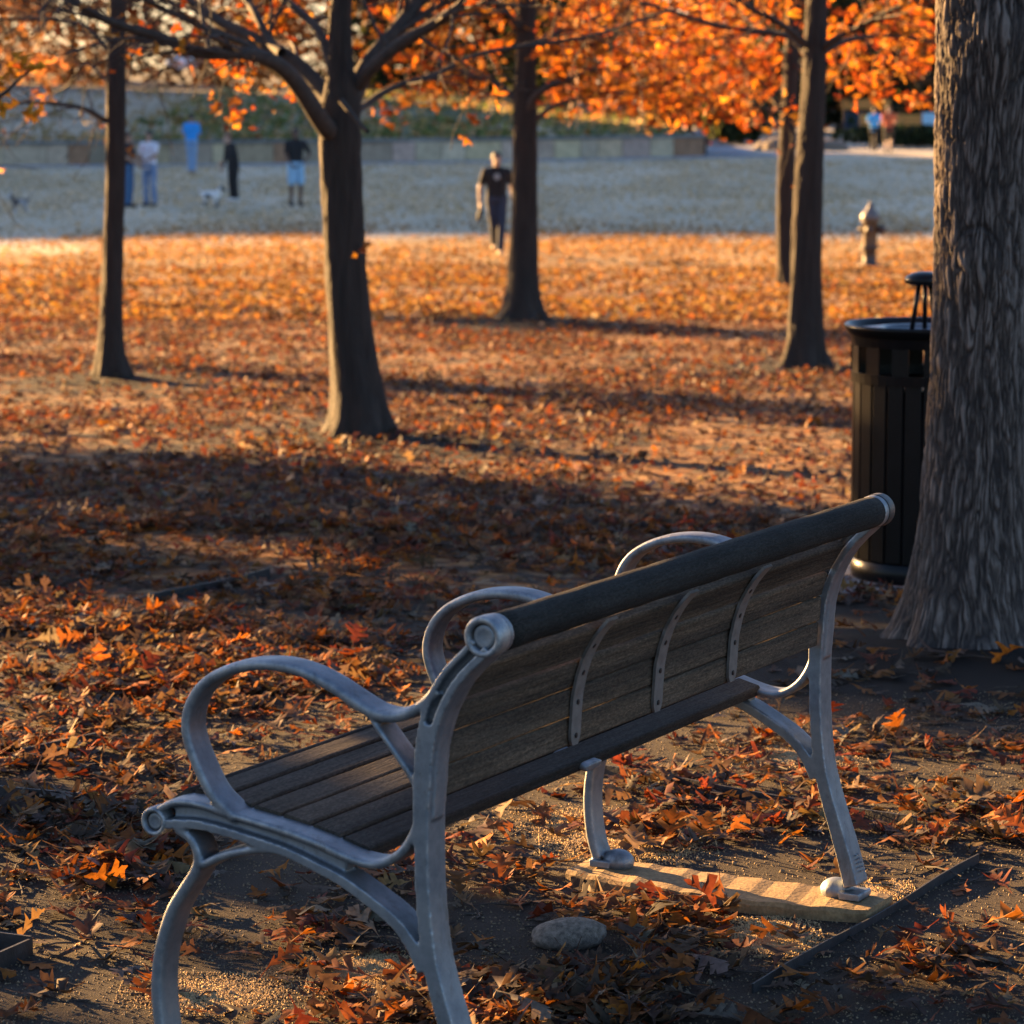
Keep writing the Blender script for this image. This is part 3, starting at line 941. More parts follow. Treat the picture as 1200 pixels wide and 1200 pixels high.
# ------------------------------------------------------------------ trees
ORANGE = [(.38, .135, .015), (.28, .07, .012), (.42, .19, .025), (.16, .035, .010), (.34, .19, .06)]
ORANGE_W = [3, 2.4, 2, 1.6, 1]
BROWN = [(.32, .15, .06), (.42, .22, .10), (.25, .11, .05), (.55, .30, .12)]
GREEN = [(.035, .055, .025), (.05, .07, .03), (.025, .04, .022), (.07, .08, .03)]

def foliage(name, pos, size, pal, w, parent, mat='crown', seed=3, kind='mid', origin=(0, 0, 0)):
    pos = np.asarray(pos, float); n = len(pos)
    rng = np.random.RandomState(seed)
    V, Fc, C, low = leaf_mesh(name, pos - np.array(origin), size * rng.choice([.55, .8, 1.0, 1.35], n) * rng.uniform(.85, 1.15, n), np.full(n, 1.0), kind, pal, w, .9, 10, seed)
    return link(name, mesh_np(name, V.reshape(-1, 3), Fc, False, C), M[mat], parent)

def grow(mb, p, d, L, r, depth, tips, rng, droop=.0, n=5, seg=4, spread=.6):
    pts = [p.copy()]; rs = [r]; q = p.copy(); d = d.normalized()
    for i in range(seg):
        d = (d + Vector((rng.gauss(0, .13), rng.gauss(0, .13), rng.gauss(0, .10) - droop))).normalized()
        q = q + d * (L / seg); pts.append(q.copy()); rs.append(max(r * (1 - .75 * (i + 1) / seg), .0025))
        if depth <= 1: tips.append(q.copy())
    mb.tube(pts, rs, n, False)
    if depth > 0:
        k = rng.randint(3, 5)
        for j in range(k):
            t = rng.uniform(.3, 1.0); i = min(int(t * seg), seg - 1)
            s = pts[i].lerp(pts[i + 1], t * seg - i)
            nd = (d + Vector((rng.gauss(0, spread), rng.gauss(0, spread), rng.gauss(.1, spread * .7)))).normalized()
            grow(mb, s, nd, L * rng.uniform(.42, .68), max(rs[i] * .55, .003), depth - 1, tips, rng, droop, max(4, n - 1), seg, spread)

def spread_points(tips, n, sig, rng):
    t = np.array([tuple(p) for p in tips])
    i = rng.randint(0, len(t), n)
    return t[i] + rng.normal(0, sig, (n, 3))

def clump_points(boxes, rng):
    out = []
    for (u0, v0, u1, v1, d, dd, n, cs) in boxes:
        nc = max(1, n // 14)
        cu = rng.uniform(u0, u1, nc); cv = rng.uniform(v0, v1, nc); cd = d + rng.uniform(-dd, dd, nc)
        cen = np.array([tuple(at(a, b, c)) for a, b, c in zip(cu, cv, cd)])
        i = rng.randint(0, nc, n)
        out.append(cen[i] + rng.normal(0, cs, (n, 3)) * np.array([1, 1, .7]))
    return np.concatenate(out)

def tree(name, label, base, trunk, limbs, seed, leaves=None, n_upper=14, upper_z=(2.6, 6.5), upper_len=(1.4, 2.6), leafn=3000, leafsize=.11, pal=ORANGE, pw=ORANGE_W,
         group=None, bark='bark', kind='mid', flare=1.7, spread=.5, upward=.5, nseg=56, depth=2, cat='tree', rooty=.16):
    """trunk: list of (x, y, z, r) world points; limbs: list of (points, r0, r1)"""
    rng = random.Random(seed); nr = np.random.RandomState(seed)
    bx, by = base
    bz = float(gz(bx, by))
    root = empty(name, (bx, by, bz), 0, label, cat, group)
    o3 = Vector((bx, by, bz))
    # trunk with flare and slight irregularity
    tp = catmull([np.array(t[:3]) for t in trunk], 6); tr = np.interp(np.linspace(0, 1, len(tp)), np.linspace(0, 1, len(trunk)), [t[3] for t in trunk])
    v = []; f = []
    zs = np.array([p[2] for p in tp])
    # finer rows near the base
    rows = [-.12, 0, .03, .07, .12, .18, .26, .36, .5, .7, .9]
    zz = [bz + q for q in rows]
    zz += [float(q) for q in np.linspace(bz + 1.0, zs[-1], 110)]
    ag = np.arange(nseg) * 2 * pi / nseg
    aw = np.minimum(ag, 2 * pi - ag)
    for i, z in enumerate(zz):
        cx = np.interp(z, zs, [p[0] for p in tp]); cy = np.interp(z, zs, [p[1] for p in tp]); r = np.interp(z, zs, tr)
        h = z - bz
        fl = 1 + (flare - 1) * math.exp(-max(h, 0) / .14) + .22 * math.exp(-max(h, 0) / .5)
        fr_ = 1 - np.clip(np.abs(fbm(aw * 4.6 + .5 * math.sin(z * 3), np.full(nseg, z * 5.0), seed, 3) - .5) * 7, 0, 1)
        kn = .10 * fbm(aw * 1.1, np.full(nseg, z * 1.6), seed + 5, 2) - .05
        for k in range(nseg):
            a = 2 * pi * k / nseg
            lob = 1 + rooty * math.exp(-max(h, 0) / .16) * math.sin(5 * a + seed) + .06 * math.sin(3 * a + z * 2 + seed) + rng.uniform(-.012, .012) - .085 * float(fr_[k]) + float(kn[k])
            rr = r * fl * lob
            v.append((cx + rr * math.cos(a) - bx, cy + rr * math.sin(a) - by, z - bz))
    m = len(zz)
    for i in range(m - 1):
        for k in range(nseg): f.append([i * nseg + k, i * nseg + (k + 1) % nseg, (i + 1) * nseg + (k + 1) % nseg, (i + 1) * nseg + k])
    f.append([(m - 1) * nseg + k for k in range(nseg)])
    link('trunk', mesh_np('trunk', v, f, True), M[bark], root)
    tips = []
    for limb in limbs:
        mb = MB(); pts, r0, r1 = limb[:3]
        c = [Vector(tuple(q)) - o3 for q in catmull([tuple(p) for p in pts], 4)]
        rs = list(np.linspace(r0, r1, len(c)))
        mb.tube(c, rs, 8, False)
        if len(limb) > 3:
            mb.obj('branch', M['twig'], root, True); continue
        for j in range(len(c) // 2):
            i = rng.randint(len(c) // 3, len(c) - 2)
            d = (c[i + 1] - c[i]).normalized()
            nd = d + Vector((rng.gauss(0, .6), rng.gauss(0, .6), rng.gauss(.05, .5)))
            grow(mb, c[i], nd, rng.uniform(.35, .9), max(rs[i] * .4, .005), 1, tips, rng, .02, 5, 4, .6)
        d = (c[-1] - c[-2]).normalized()
        grow(mb, c[-1], d, .8, r1, 1, tips, rng, .0, 5)
        mb.obj('branch', M['twig'], root, True)
    for k in range(n_upper):
        mb = MB()
        z = rng.uniform(*upper_z); a = k * 2.4 + rng.uniform(-.4, .4)
        cx = np.interp(z + bz, zs, [p[0] for p in tp]) - bx; cy = np.interp(z + bz, zs, [p[1] for p in tp]) - by; r = np.interp(z + bz, zs, tr)
        L = rng.uniform(*upper_len) * (1.15 - .6 * (z - upper_z[0]) / (upper_z[1] - upper_z[0] + .01))
        grow(mb, Vector((cx, cy, z)), Vector((math.cos(a), math.sin(a), upward + rng.uniform(-.15, .35))), L, r * .42, depth, tips, rng, 0, 6, 5, spread)
        mb.obj('branch', M['twig'], root, True)
    pos = []
    if leafn: pos.append(spread_points(tips, leafn, .10, nr))
    if leaves: pos.append(clump_points(leaves, nr) - np.array(o3))
    if pos:
        foliage('foliage', np.concatenate(pos), leafsize, pal, pw, root, 'crown', seed, kind)
    return root

def px_path(pts, dbase, dspread=None):
    """pts (u, v) along a limb; the limb also runs in depth by dspread"""
    n = len(pts); ds = dspread or 0
    return [at(u, v, dbase + ds * (i / (n - 1))) for i, (u, v) in enumerate(pts)]

def build_trees():
    # slim left tree
    d = 24.1
    b = gpoint(130, 443)
    def tr(pts, top): return [(*at(u, v, d), w * d / F_PX / 2) for u, v, w in pts] + top
    p = at(138, -40, d)
    tree('young_oak', 'slim bare dark trunk standing farthest left, group of people behind it', (b.x, d),
         [(b.x, d, b.z - .1, .078)] + [(*at(u, v, d), w * d / F_PX / 2) for u, v, w in ((130, 400, 25), (132, 300, 24), (135, 200, 23.5), (136, 100, 23), (138, 0, 21), (139, -60, 20))]
         + [(p.x + .05, d, 4.2, .055), (p.x + .1, d, 6.4, .02)],
         [(px_path([(122, 141), (100, 128), (70, 122), (30, 120), (-30, 124)], d, -.8), .024, .010),
          (px_path([(146, 74), (160, 60), (178, 54), (215, 52)], d, .8), .022, .009),
          (px_path([(128, 60), (100, 32), (70, 24), (20, 22), (-20, 23)], d, .6), .022, .009),
          (px_path([(126, 95), (100, 75), (80, 100), (60, 110)], d, .8), .012, .006),
          (px_path([(55, 40), (50, 20), (52, 0)], d, .2), .010, .006)],
         31, [(40, 60, 130, 100, d, .6, 26, .10), (30, 110, 70, 130, d - .5, .3, 8, .05), (60, 20, 240, 130, d + 1, 1, 34, .14)], 12, (3.0, 6.2), (1.2, 2.2), 130, .09, BROWN, [1, 1, 1, 1], 'young trees on the leafy ground', kind='mid')
    # the forked tree
    d = 18.85; b = gpoint(408, 512)
    limbs = [
        (px_path([(392, 160), (377, 143), (347, 97), (320, 73), (283, 62), (233, 62), (187, 43), (133, 27), (83, 0), (40, -25)], d, -1.6), .062, .013),
        (px_path([(397, 140), (385, 115), (350, 77), (307, 50), (260, 27), (220, 0), (180, -30)], d, .9), .062, .020),
        (px_path([(327, 74), (283, 50), (233, 30), (170, 0)], d - .4, -.8), .026, .012),
        (px_path([(330, 62), (317, 50), (300, 17), (290, 0), (284, -40)], d + .2, .6), .030, .018),
        (px_path([(395, 95), (375, 40), (350, 13), (333, 0), (310, -30)], d, .8), .034, .018),
        (px_path([(400, 150), (412, 117), (433, 73), (467, 33), (490, 0), (505, -30)], d, .6), .066, .042),
        (px_path([(420, 100), (436, 80), (467, 53), (510, 27), (550, 0), (590, -25)], d, -.5), .042, .026),
        (px_path([(418, 130), (430, 122), (460, 103), (510, 87), (567, 62), (667, 47), (710, 37), (760, 20)], d, 1.4), .024, .008),
        (px_path([(400, 118), (412, 133), (424, 148), (431, 154)], d - .3, -.2), .020, .013, 1)]
    top = at(400, -60, d)
    tree('young_oak', 'sturdy dark trunk forking into long bare limbs, left of centre', (b.x, d),
         [(b.x + .06, d, b.z - .1, .132), (*at(417, 460, d), .130), (*at(407, 370, d), .124), (*at(402, 270, d), .120), (*at(399, 170, d), .124), (*at(400, 125, d), .118), (*at(400, 85, d), .080), (*at(399, 20, d), .066), (top.x, d, top.z, .06),
          (top.x - .1, d, 4.4, .05), (top.x - .05, d, 6.6, .02)], limbs, 32,
         [(250, 75, 370, 140, d + 1.5, .8, 60, .07), (330, 0, 380, 70, d + 1, .8, 30, .07), (420, 275, 432, 300, d - .2, .05, 4, .03), (200, 0, 320, 70, d + 1.5, 1, 30, .10)],
         13, (3.2, 6.2), (1.3, 2.4), 320, .085, ORANGE, ORANGE_W, 'young trees on the leafy ground', flare=1.45)
    # middle tree
    d = 33.4; b = gpoint(612, 375)
    limbs = [
        (px_path([(616, 150), (623, 120), (640, 103), (667, 93), (700, 80), (715, 60), (720, 30), (735, -10)], d, -.8), .050, .016),
        (px_path([(614, 160), (628, 140), (655, 122), (700, 112), (770, 100)], d, .9), .038, .012),
        (px_path([(606, 120), (585, 100), (545, 85), (500, 60), (470, 20)], d, .8), .036, .012),
        (px_path([(612, 60), (650, 40), (700, 20), (760, 5), (830, 15)], d, 1.0), .038, .012),
        (px_path([(612, 40), (590, 10), (560, -10)], d, -.5), .036, .02)]
    tree('young_oak', 'orange leafed tree in the middle with a flared base, beside the walking man', (b.x, d),
         [(b.x, d, b.z - .1, .165), (*at(612, 330, d), .155), (*at(614, 250, d), .138), (*at(616, 150, d), .128), (*at(617, 60, d), .105), (*at(616, -30, d), .10), (.15, d, 5, .06), (.2, d, 7.5, .02)],
         limbs, 33, [(440, -10, 600, 75, d + .5, 1.2, 430, .14), (470, 40, 600, 120, d + .5, 1.0, 240, .12), (620, -15, 900, 70, d + .6, 1.4, 800, .15), (640, 60, 880, 125, d + .4, 1.2, 640, .13), (740, 110, 890, 140, d + .8, 1.0, 160, .10),
                     (450, 110, 520, 135, d, .6, 14, .08), (545, 135, 560, 150, d, .2, 3, .05), (660, 135, 740, 150, d, .4, 6, .06)],
         14, (3.6, 7.2), (1.6, 2.8), 1700, .105, ORANGE, ORANGE_W, 'young trees on the leafy ground', flare=1.5)
    # right tree
    d = 25.4; b = gpoint(942, 430)
    limbs = [
        (px_path([(952, 72), (930, 45), (900, 38), (840, 30), (770, 8), (720, -6)], d, .9), .036, .012),
        (px_path([(952, 58), (915, 28), (880, 10), (840, -20)], d, -.7), .030, .014),
        (px_path([(958, 60), (985, 42), (1010, 30), (1040, 14), (1075, 0)], d, -.8), .032, .014),
        (px_path([(958, 66), (985, 50), (1010, 44), (1050, 42), (1095, 50)], d, .7), .028, .012),
        (px_path([(850, 44), (866, 70), (885, 90)], d + .6, .2), .010, .006)]
    tree('young_oak', 'right hand tree with a broad sunlit left edge, in front of a thinner trunk', (b.x, d),
         [(b.x, d, b.z - .1, .12), (*at(943, 380, d), .125), (*at(945, 300, d), .118), (*at(949, 200, d), .112), (*at(954, 100, d), .098), (*at(957, 0, d), .085), (*at(958, -60, d), .08), (2.45, d, 4.4, .05), (2.5, d, 6.5, .02)],
         limbs, 34, [(960, 40, 1090, 95, d + 2.2, .8, 150, .12), (1040, 80, 1090, 120, d + 2.0, .6, 70, .09), (990, 0, 1090, 40, d + 1.2, .8, 90, .12), (770, -10, 930, 30, d + 1, .8, 120, .13)],
         13, (3.2, 6.3), (1.3, 2.3), 900, .095, ORANGE, ORANGE_W, 'young trees on the leafy ground', flare=1.6)
    # thinner tree behind it
    d = 43.6; b = gpoint(919, 333)
    tree('young_oak', 'thin dark trunk just behind the right hand tree, with red orange foliage', (b.x, d),
         [(b.x, d, b.z - .1, .115), (*at(920, 280, d), .118), (*at(922, 200, d), .118), (*at(925, 120, d), .112), (*at(929, 40, d), .10), (*at(931, -20, d), .09), (3.9, d, 5, .06), (4.0, d, 7.5, .02)],
         [(px_path([(921, 140), (905, 115), (880, 100), (860, 70)], d, .8), .04, .014), (px_path([(926, 90), (950, 70), (990, 60), (1030, 50)], d, .8), .04, .014), (px_path([(922, 130), (900, 128), (880, 120)], d, -.5), .02, .01)],
         35, [(770, 20, 915, 125, d - .5, 1.2, 560, .16), (850, 118, 905, 138, d, .5, 40, .09), (940, 0, 1090, 80, d + 1, 1.5, 220, .18), (1000, 70, 1090, 115, d + 1, 1.2, 90, .13), (860, 60, 900, 120, d - 1, .4, 120, .12)],
         14, (3.6, 7.0), (1.6, 2.8), 1100, .115, [(.40, .12, .015), (.32, .07, .014), (.46, .20, .025), (.2, .045, .012)], [3, 3, 1.5, 2], 'young trees on the leafy ground', flare=1.4)
build_trees()

def big_tree():
    cx, cy = at(1142, 500, 10.42).x, 10.42
    bz = float(gz(1.5, 10.4)) - .04
    root = empty('mature_oak', (cx, cy, bz), 0, 'thick furrowed grey trunk rising at the right edge beside the litter bin', 'tree')
    nt, nz = 520, 640
    th = np.linspace(0, 2 * pi, nt, endpoint=False)
    zz = np.concatenate([np.linspace(-.08, 2.5, nz), np.linspace(2.52, 3.6, 60)])
    TH, Z = np.meshgrid(th, zz)
    r0 = np.interp(Z, [-.08, 0, .06, .14, .25, .4, .6, .9, 1.2, 1.5, 1.9, 2.3, 3.6], [.33, .30, .262, .232, .207, .186, .172, .157, .152, .158, .166, .175, .15])
    r = r0 * (1 + .15 * np.exp(-np.clip(Z, 0, 9) / .17) * (np.sin(5 * TH + .6) * .6 + np.sin(8 * TH + 2) * .5 + .5 * np.sin(3 * TH)) + .05 * np.exp(-np.clip(Z, 0, 9) / .5) * np.sin(3 * TH + 1) + .03 * np.sin(2 * TH + Z * 1.2))
    s = TH * .165
    warp = .020 * (fbm(s * 14, Z * 2.6, 2) - .5) * 2 + .010 * (fbm(s * 40, Z * 7, 6) - .5) * 2
    def wrapn(fx, fz, seed):
        # periodic in TH
        w = TH / (2 * pi)
        a = fbm((s + warp) * fx, Z * fz, seed, 3); b_ = fbm((s + warp - 2 * pi * .165) * fx, Z * fz, seed, 3)
        return a * (1 - w) + b_ * w
    n1 = wrapn(60, 7.5, 4); n2 = wrapn(170, 18, 12); n3 = wrapn(20, 9, 15); n4 = wrapn(110, 8, 19)
    ridge = np.maximum(1 - np.abs(n1 - .5) * 7.5, .8 * (1 - np.abs(n4 - .5) * 7.5))
    ridge = np.clip(ridge, 0, 1)
    brk = wrapn(34, 26, 23)
    fur = -.0130 * ridge ** 1.2 * (.45 + 1.1 * n3) * (1 - .35 * sstep(.56, .66, brk)) - .0025 * sstep(.60, .70, brk) + .0035 * (n2 - .5)
    r = r + fur
    # old branch collars facing the viewer and their arched creases
    vx, vy = -cx, -cy
    va = math.atan2(vy, vx)
    for (z0, off, h, w, amp) in ((1.27, -.12, .13, .62, .042), (1.98, .25, .15, .62, .042), (1.78, .75, .10, .35, .016), (1.13, .55, .10, .35, .015)):
        da = (TH - va - off + pi) % (2 * pi) - pi
        q = (da / w) ** 2 + ((Z - z0) / h) ** 2
        r = r + amp * np.exp(-q * 1.4)
        arch = z0 + h * (.95 - .9 * (da / w) ** 2) + .05 * (n3 - .5) + .03 * (n2 - .5)
        r = r - .008 * np.exp(-((Z - arch) / .012) ** 2) * np.exp(-(da / (w * .9)) ** 4)
        r = r - .003 * np.exp(-((Z - arch + .035) / .008) ** 2) * np.exp(-(da / (w * .8)) ** 4)
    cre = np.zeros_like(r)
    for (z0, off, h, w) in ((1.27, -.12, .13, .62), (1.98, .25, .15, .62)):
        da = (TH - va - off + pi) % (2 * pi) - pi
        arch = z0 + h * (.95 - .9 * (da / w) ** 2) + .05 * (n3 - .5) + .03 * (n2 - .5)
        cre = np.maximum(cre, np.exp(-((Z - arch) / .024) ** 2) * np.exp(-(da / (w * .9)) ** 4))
    lean = .010 * np.clip(Z, 0, 4) * 1.0
    Xp = r * np.cos(TH) + lean; Yp = r * np.sin(TH)
    n0, n1_ = Xp.shape
    idx = np.arange(n0 * n1_).reshape(n0, n1_); nx = np.roll(idx, -1, 1)
    f = np.stack([idx[:-1], nx[:-1], nx[1:], idx[1:]], -1).reshape(-1, 4)
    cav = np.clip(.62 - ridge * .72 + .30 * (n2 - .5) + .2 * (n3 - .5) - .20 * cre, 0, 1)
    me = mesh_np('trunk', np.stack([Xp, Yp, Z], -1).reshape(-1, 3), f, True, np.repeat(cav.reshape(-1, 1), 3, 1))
    m, ntr, b = new_mat('oak_bark')
    a_ = N(ntr, 'ShaderNodeVertexColor', layer_name='Col')
    v = coords(ntr)
    g = noise(ntr, v, 5, 4); fi = noise(ntr, coords(ntr, (1, 1, .3)), 160, 4, .7)
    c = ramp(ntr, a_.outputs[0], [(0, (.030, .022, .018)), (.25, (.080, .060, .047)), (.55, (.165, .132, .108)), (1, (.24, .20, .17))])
    c = mixc(ntr, .6, c, ramp(ntr, g, [(.3, (.6, .58, .58)), (.7, (1.3, 1.28, 1.25))]), 'MULTIPLY')
    c = mixc(ntr, .38, c, ramp(ntr, fi, [(.3, (.55, .55, .55)), (.7, (1.35, 1.35, 1.35))]), 'MULTIPLY')
    ntr.links.new(mixc(ntr, 1.0, c, (.95, .95, .98), 'MULTIPLY'), b.inputs['Base Color']); b.inputs['Roughness'].default_value = .92
    bump(ntr, b, fi, .6, .004)
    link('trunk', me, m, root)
    rng = random.Random(5); tips = []
    for k in range(9):
        mb = MB(); a = k * 2.4 + .4; z = rng.uniform(2.7, 3.5)
        grow(mb, Vector((.03, 0, z)), Vector((math.cos(a), math.sin(a), rng.uniform(.5, 1.4))), rng.uniform(2.2, 3.2), .07, 2, tips, rng, 0, 7, 6, .5)
        mb.obj('branch', M['twig'], root, True)
    foliage('foliage', spread_points(tips, 700, .12, np.random.RandomState(8)), .11, BROWN, [1, 1, 1, 1], root, 'crown', 8)
big_tree()

# unseen trees added left of the picture, placed and shaped to shade bench and ground
SAZ, SEL = rad(48), rad(10.5)
SUN = Vector((-math.sin(SAZ) * math.cos(SEL), math.cos(SAZ) * math.cos(SEL), math.sin(SEL)))
def side_tree(q, t, h, rz, zc, n, seed, label, trunk_r=.14, rq=None, halo=0):
    """q: offset across the light, t: distance towards the sun"""
    n2 = Vector((math.cos(SAZ), math.sin(SAZ), 0)); s2 = Vector((-math.sin(SAZ), math.cos(SAZ), 0))
    p = n2 * q + s2 * t
    bz = float(gz(p.x, p.y))
    rng = random.Random(seed); nr = np.random.RandomState(seed)
    rt = empty('shade_oak', (p.x, p.y, bz), 0, label, 'tree')
    mb = MB(); mb.tube([(0, 0, -.1), (0, 0, .1), (.02, 0, 1), (0, .03, h * .6), (0, 0, h)], [trunk_r * 1.6, trunk_r * 1.2, trunk_r, trunk_r * .7, .03], 12)
    mb.obj('trunk', M['bark'], rt, True)
    rq_ = rq or rz
    mb = MB(); tips = []
    for k in range(16):
        a = k * 2.4; z = rng.uniform(max(.8, zc - rz * .8), h * .9)
        grow(mb, Vector((0, 0, z)), Vector((math.cos(a), math.sin(a), .35)), min(h * .33, rq_ * .75), .04, 2, tips, rng, 0, 5, 4, .6)
    mb.obj('branches', M['twig'], rt, True)
    rq = rq or rz
    d = nr.normal(0, 1, (n, 3)); d /= np.linalg.norm(d, axis=1)[:, None]
    rr = nr.uniform(.25, 1, (n, 1)) ** .5
    pts = d * rr * np.array([rq, rq, rz]) + np.array([0, 0, zc])
    pts += min(.25, rq * .4) * nr.normal(0, 1, (n, 3))
    if halo:
        d2 = nr.normal(0, 1, (halo, 3)); d2 /= np.linalg.norm(d2, axis=1)[:, None]
        pts = np.concatenate([pts, d2 * nr.uniform(.95, 1.75, (halo, 1)) * np.array([rq, rq, rz * .8]) + np.array([0, 0, zc])])
    foliage('foliage', pts, .24, BROWN + ORANGE, [2, 2, 2, 1, 1, 1, 1, 1, 1], rt, 'crown', seed, 'low')
side_tree(10.6, 27, 7.5, 2.9, 4.2, 3000, 51, 'unseen large oak added to cast shade, outside the picture to the left, second from the viewer', .16, 1.7)
side_tree(17.0, 34, 8.0, 2.4, 5.4, 900, 54, 'unseen slender oak added to cast shade, outside the picture to the left, level with the slim trunk', .12, .9)
side_tree(24.5, 46, 9.0, 2.6, 6.4, 900, 55, 'unseen slender oak added to cast shade, outside the picture to the left, nearest the lawn', .13, 1.0)
side_tree(1.9, 20, 7.0, 2.9, 3.5, 5600, 52, 'unseen large oak added to cast shade, outside the picture to the left, nearest the viewer', .16, 2.10, 1300)
side_tree(8.15, 33, 8.0, 2.0, 5.3, 1300, 53, 'unseen slender oak added to cast shade, outside the picture to the left, farthest from the viewer', .13, .55)
side_tree(4.9, 13, 5.0, 1.7, 2.5, 420, 56, 'unseen slim sapling added to cast shade, outside the picture to the left, just ahead of the bench', .10, .22)

# ------------------------------------------------------------------ people and dogs
def skinmat(name, c): return simple(name, c, .55, .1, 8)
SK_L = skinmat('fair_skin', (.52, .33, .24)); SK_M = skinmat('tan_skin', (.36, .21, .14)); SK_D = skinmat('brown_skin', (.11, .06, .042))
CL = {}
def cloth(key, c, var=.15, scale=14):
    if key not in CL: CL[key] = simple(key, c, .85, var, scale, 0, .2, .004)
    return CL[key]
def print_cloth(key, a, b2, scale=9):
    if key in CL: return CL[key]
    m, nt, b = new_mat(key)
    vo = N(nt, 'ShaderNodeTexVoronoi', Scale=scale); nt.links.new(coords(nt), vo.inputs['Vector'])
    nt.links.new(ramp(nt, vo.outputs['Distance'], [(.25, b2), (.45, a)]), b.inputs['Base Color']); b.inputs['Roughness'].default_value = .85
    CL[key] = m; return m

def person(u, v, label, skin, top, legs, shoe, hair, height=1.75, face=0, pose=None, sleeves=.45, shorts=False, hair_len=.0, group=None, d=None, female=False, longtop=False):
    if d: p = at(u, v, d); p.z = float(gz(p.x, p.y))
    else: p = gpoint(u, v)
    k = height / 1.75
    root = empty('person', p, face, label, 'person', group)
    J = dict(pelvis=(0, 0, .96), waist=(0, .0, 1.12), chest=(0, .005, 1.32), neck=(0, 0, 1.49), head=(0, -.02, 1.63),
             shL=(.185, .0, 1.43), elL=(.235, .03, 1.15), wrL=(.235, -.04, .90), shR=(-.185, .0, 1.43), elR=(-.235, .03, 1.15), wrR=(-.235, -.04, .90),
             hipL=(.095, 0, .93), knL=(.105, -.02, .51), anL=(.11, .02, .09), hipR=(-.095, 0, .93), knR=(-.105, -.02, .51), anR=(-.11, .02, .09))
    if pose: J.update(pose)
    J = {a: Vector(b) * k for a, b in J.items()}
    sw = .92 if female else 1.0
    def limb(mb, a, b, ra, rb, e=0): mb.capsule(J[a], J[b], (ra + e) * k, (rb + e) * k)
    mb = MB()
    # torso, neck, head
    def torso(mb, e=0, lo=True):
        for sx in (-1, 1):
            mb.capsule(J['pelvis'] + Vector((sx * .07, 0, -.02)) * k, J['waist'] + Vector((sx * .06, 0, 0)) * k, (.105 + e) * k, (.092 + e) * k)
            mb.capsule(J['waist'] + Vector((sx * .06, 0, 0)) * k, J['chest'] + Vector((sx * .085 * sw, 0, .02)) * k, (.092 + e) * k, (.102 + e) * k)
            mb.capsule(J['chest'] + Vector((sx * .08 * sw, 0, .02)) * k, J['shL' if sx > 0 else 'shR'] - Vector((0, 0, .02)) * k, (.10 + e) * k, (.062 + e) * k)
            mb.capsule(J['shL' if sx > 0 else 'shR'] - Vector((0, 0, .02)) * k, J['neck'] - Vector((0, 0, .03)) * k, (.055 + e) * k, (.058 + e) * k)
    torso(mb)
    mb.capsule(J['neck'] - Vector((0, 0, .05)) * k, J['head'] - Vector((0, -.02, .05)) * k, .058 * k, .056 * k)
    hd = J['head']
    mb.ball(hd + Vector((0, .012, .03)) * k, (.077 * k, .095 * k, .095 * k)); mb.ball(hd + Vector((0, -.025, -.04)) * k, (.060 * k, .068 * k, .075 * k))
    mb.capsule(hd + Vector((0, -.082, .01)) * k, hd + Vector((0, -.105, -.022)) * k, .010 * k, .016 * k)
    for sx in (-1, 1): mb.ball(hd + Vector((sx * .078, .012, -.005)) * k, (.012 * k, .022 * k, .032 * k))
    for sd in 'LR':
        limb(mb, 'sh' + sd, 'el' + sd, .050, .039); limb(mb, 'el' + sd, 'wr' + sd, .040, .027)
        fa = (J['wr' + sd] - J['el' + sd]).normalized(); w0 = J['wr' + sd]
        side = Vector((0, 1, 0)) if abs(fa.y) < .8 else Vector((1, 0, 0))
        side = (side - fa * side.dot(fa)).normalized(); nin = fa.cross(side)
        palm = w0 + fa * .085 * k
        for q in (-.022, 0, .022):
            mb.capsule(w0, palm + side * q * k, .021 * k, .017 * k)
        inn = Vector((-1 if sd == 'L' else 1, 0, 0))
        for i, (q, ln) in enumerate(((-.033, .070), (-.011, .082), (.011, .078), (.033, .060))):
            a = palm + side * q * k; m1 = a + (fa * .6 + inn * .18) * ln * k; e1 = m1 + (fa * .35 + inn * .35) * ln * k
            mb.capsule(a, m1, .0105 * k, .0095 * k, 6); mb.capsule(m1, e1, .0095 * k, .008 * k, 6)
        a = w0 + fa * .03 * k - side * .02 * k
        mb.capsule(a, a + (fa * .6 - side * .6) * .05 * k, .013 * k, .011 * k, 6)
        mb.capsule(a + (fa * .6 - side * .6) * .05 * k, a + (fa * .95 - side * .7) * .075 * k, .011 * k, .009 * k, 6)
        limb(mb, 'hip' + sd, 'kn' + sd, .088, .056); limb(mb, 'kn' + sd, 'an' + sd, .056, .038)
        mb.capsule(J['kn' + sd] .lerp(J['an' + sd], .15) + Vector((0, .015, 0)), J['kn' + sd].lerp(J['an' + sd], .45) + Vector((0, .01, 0)), .05 * k, .045 * k)
        an = J['an' + sd]; mb.capsule(an + Vector((0, .03, -.04)) * k, an + Vector((0, -.13, -.06)) * k, .040 * k, .030 * k)
    link('body', remeshed(mb, 'body', .0085 * k, 2, .4), skin, root)
    for sx in (-1, 1):
        e = MB(); e.ball(hd + Vector((sx * .030, -.083, .012)) * k, (.012 * k, .008 * k, .009 * k), 8, 6); e.obj('eye', M['bolt'], root, True)
    # shirt
    mb = MB(); torso(mb, .014)
    if longtop:
        for sx in (-1, 1): mb.capsule(J['pelvis'] + Vector((sx * .07, 0, -.12)) * k, J['pelvis'] + Vector((sx * .07, 0, 0)) * k, .125 * k, .118 * k)
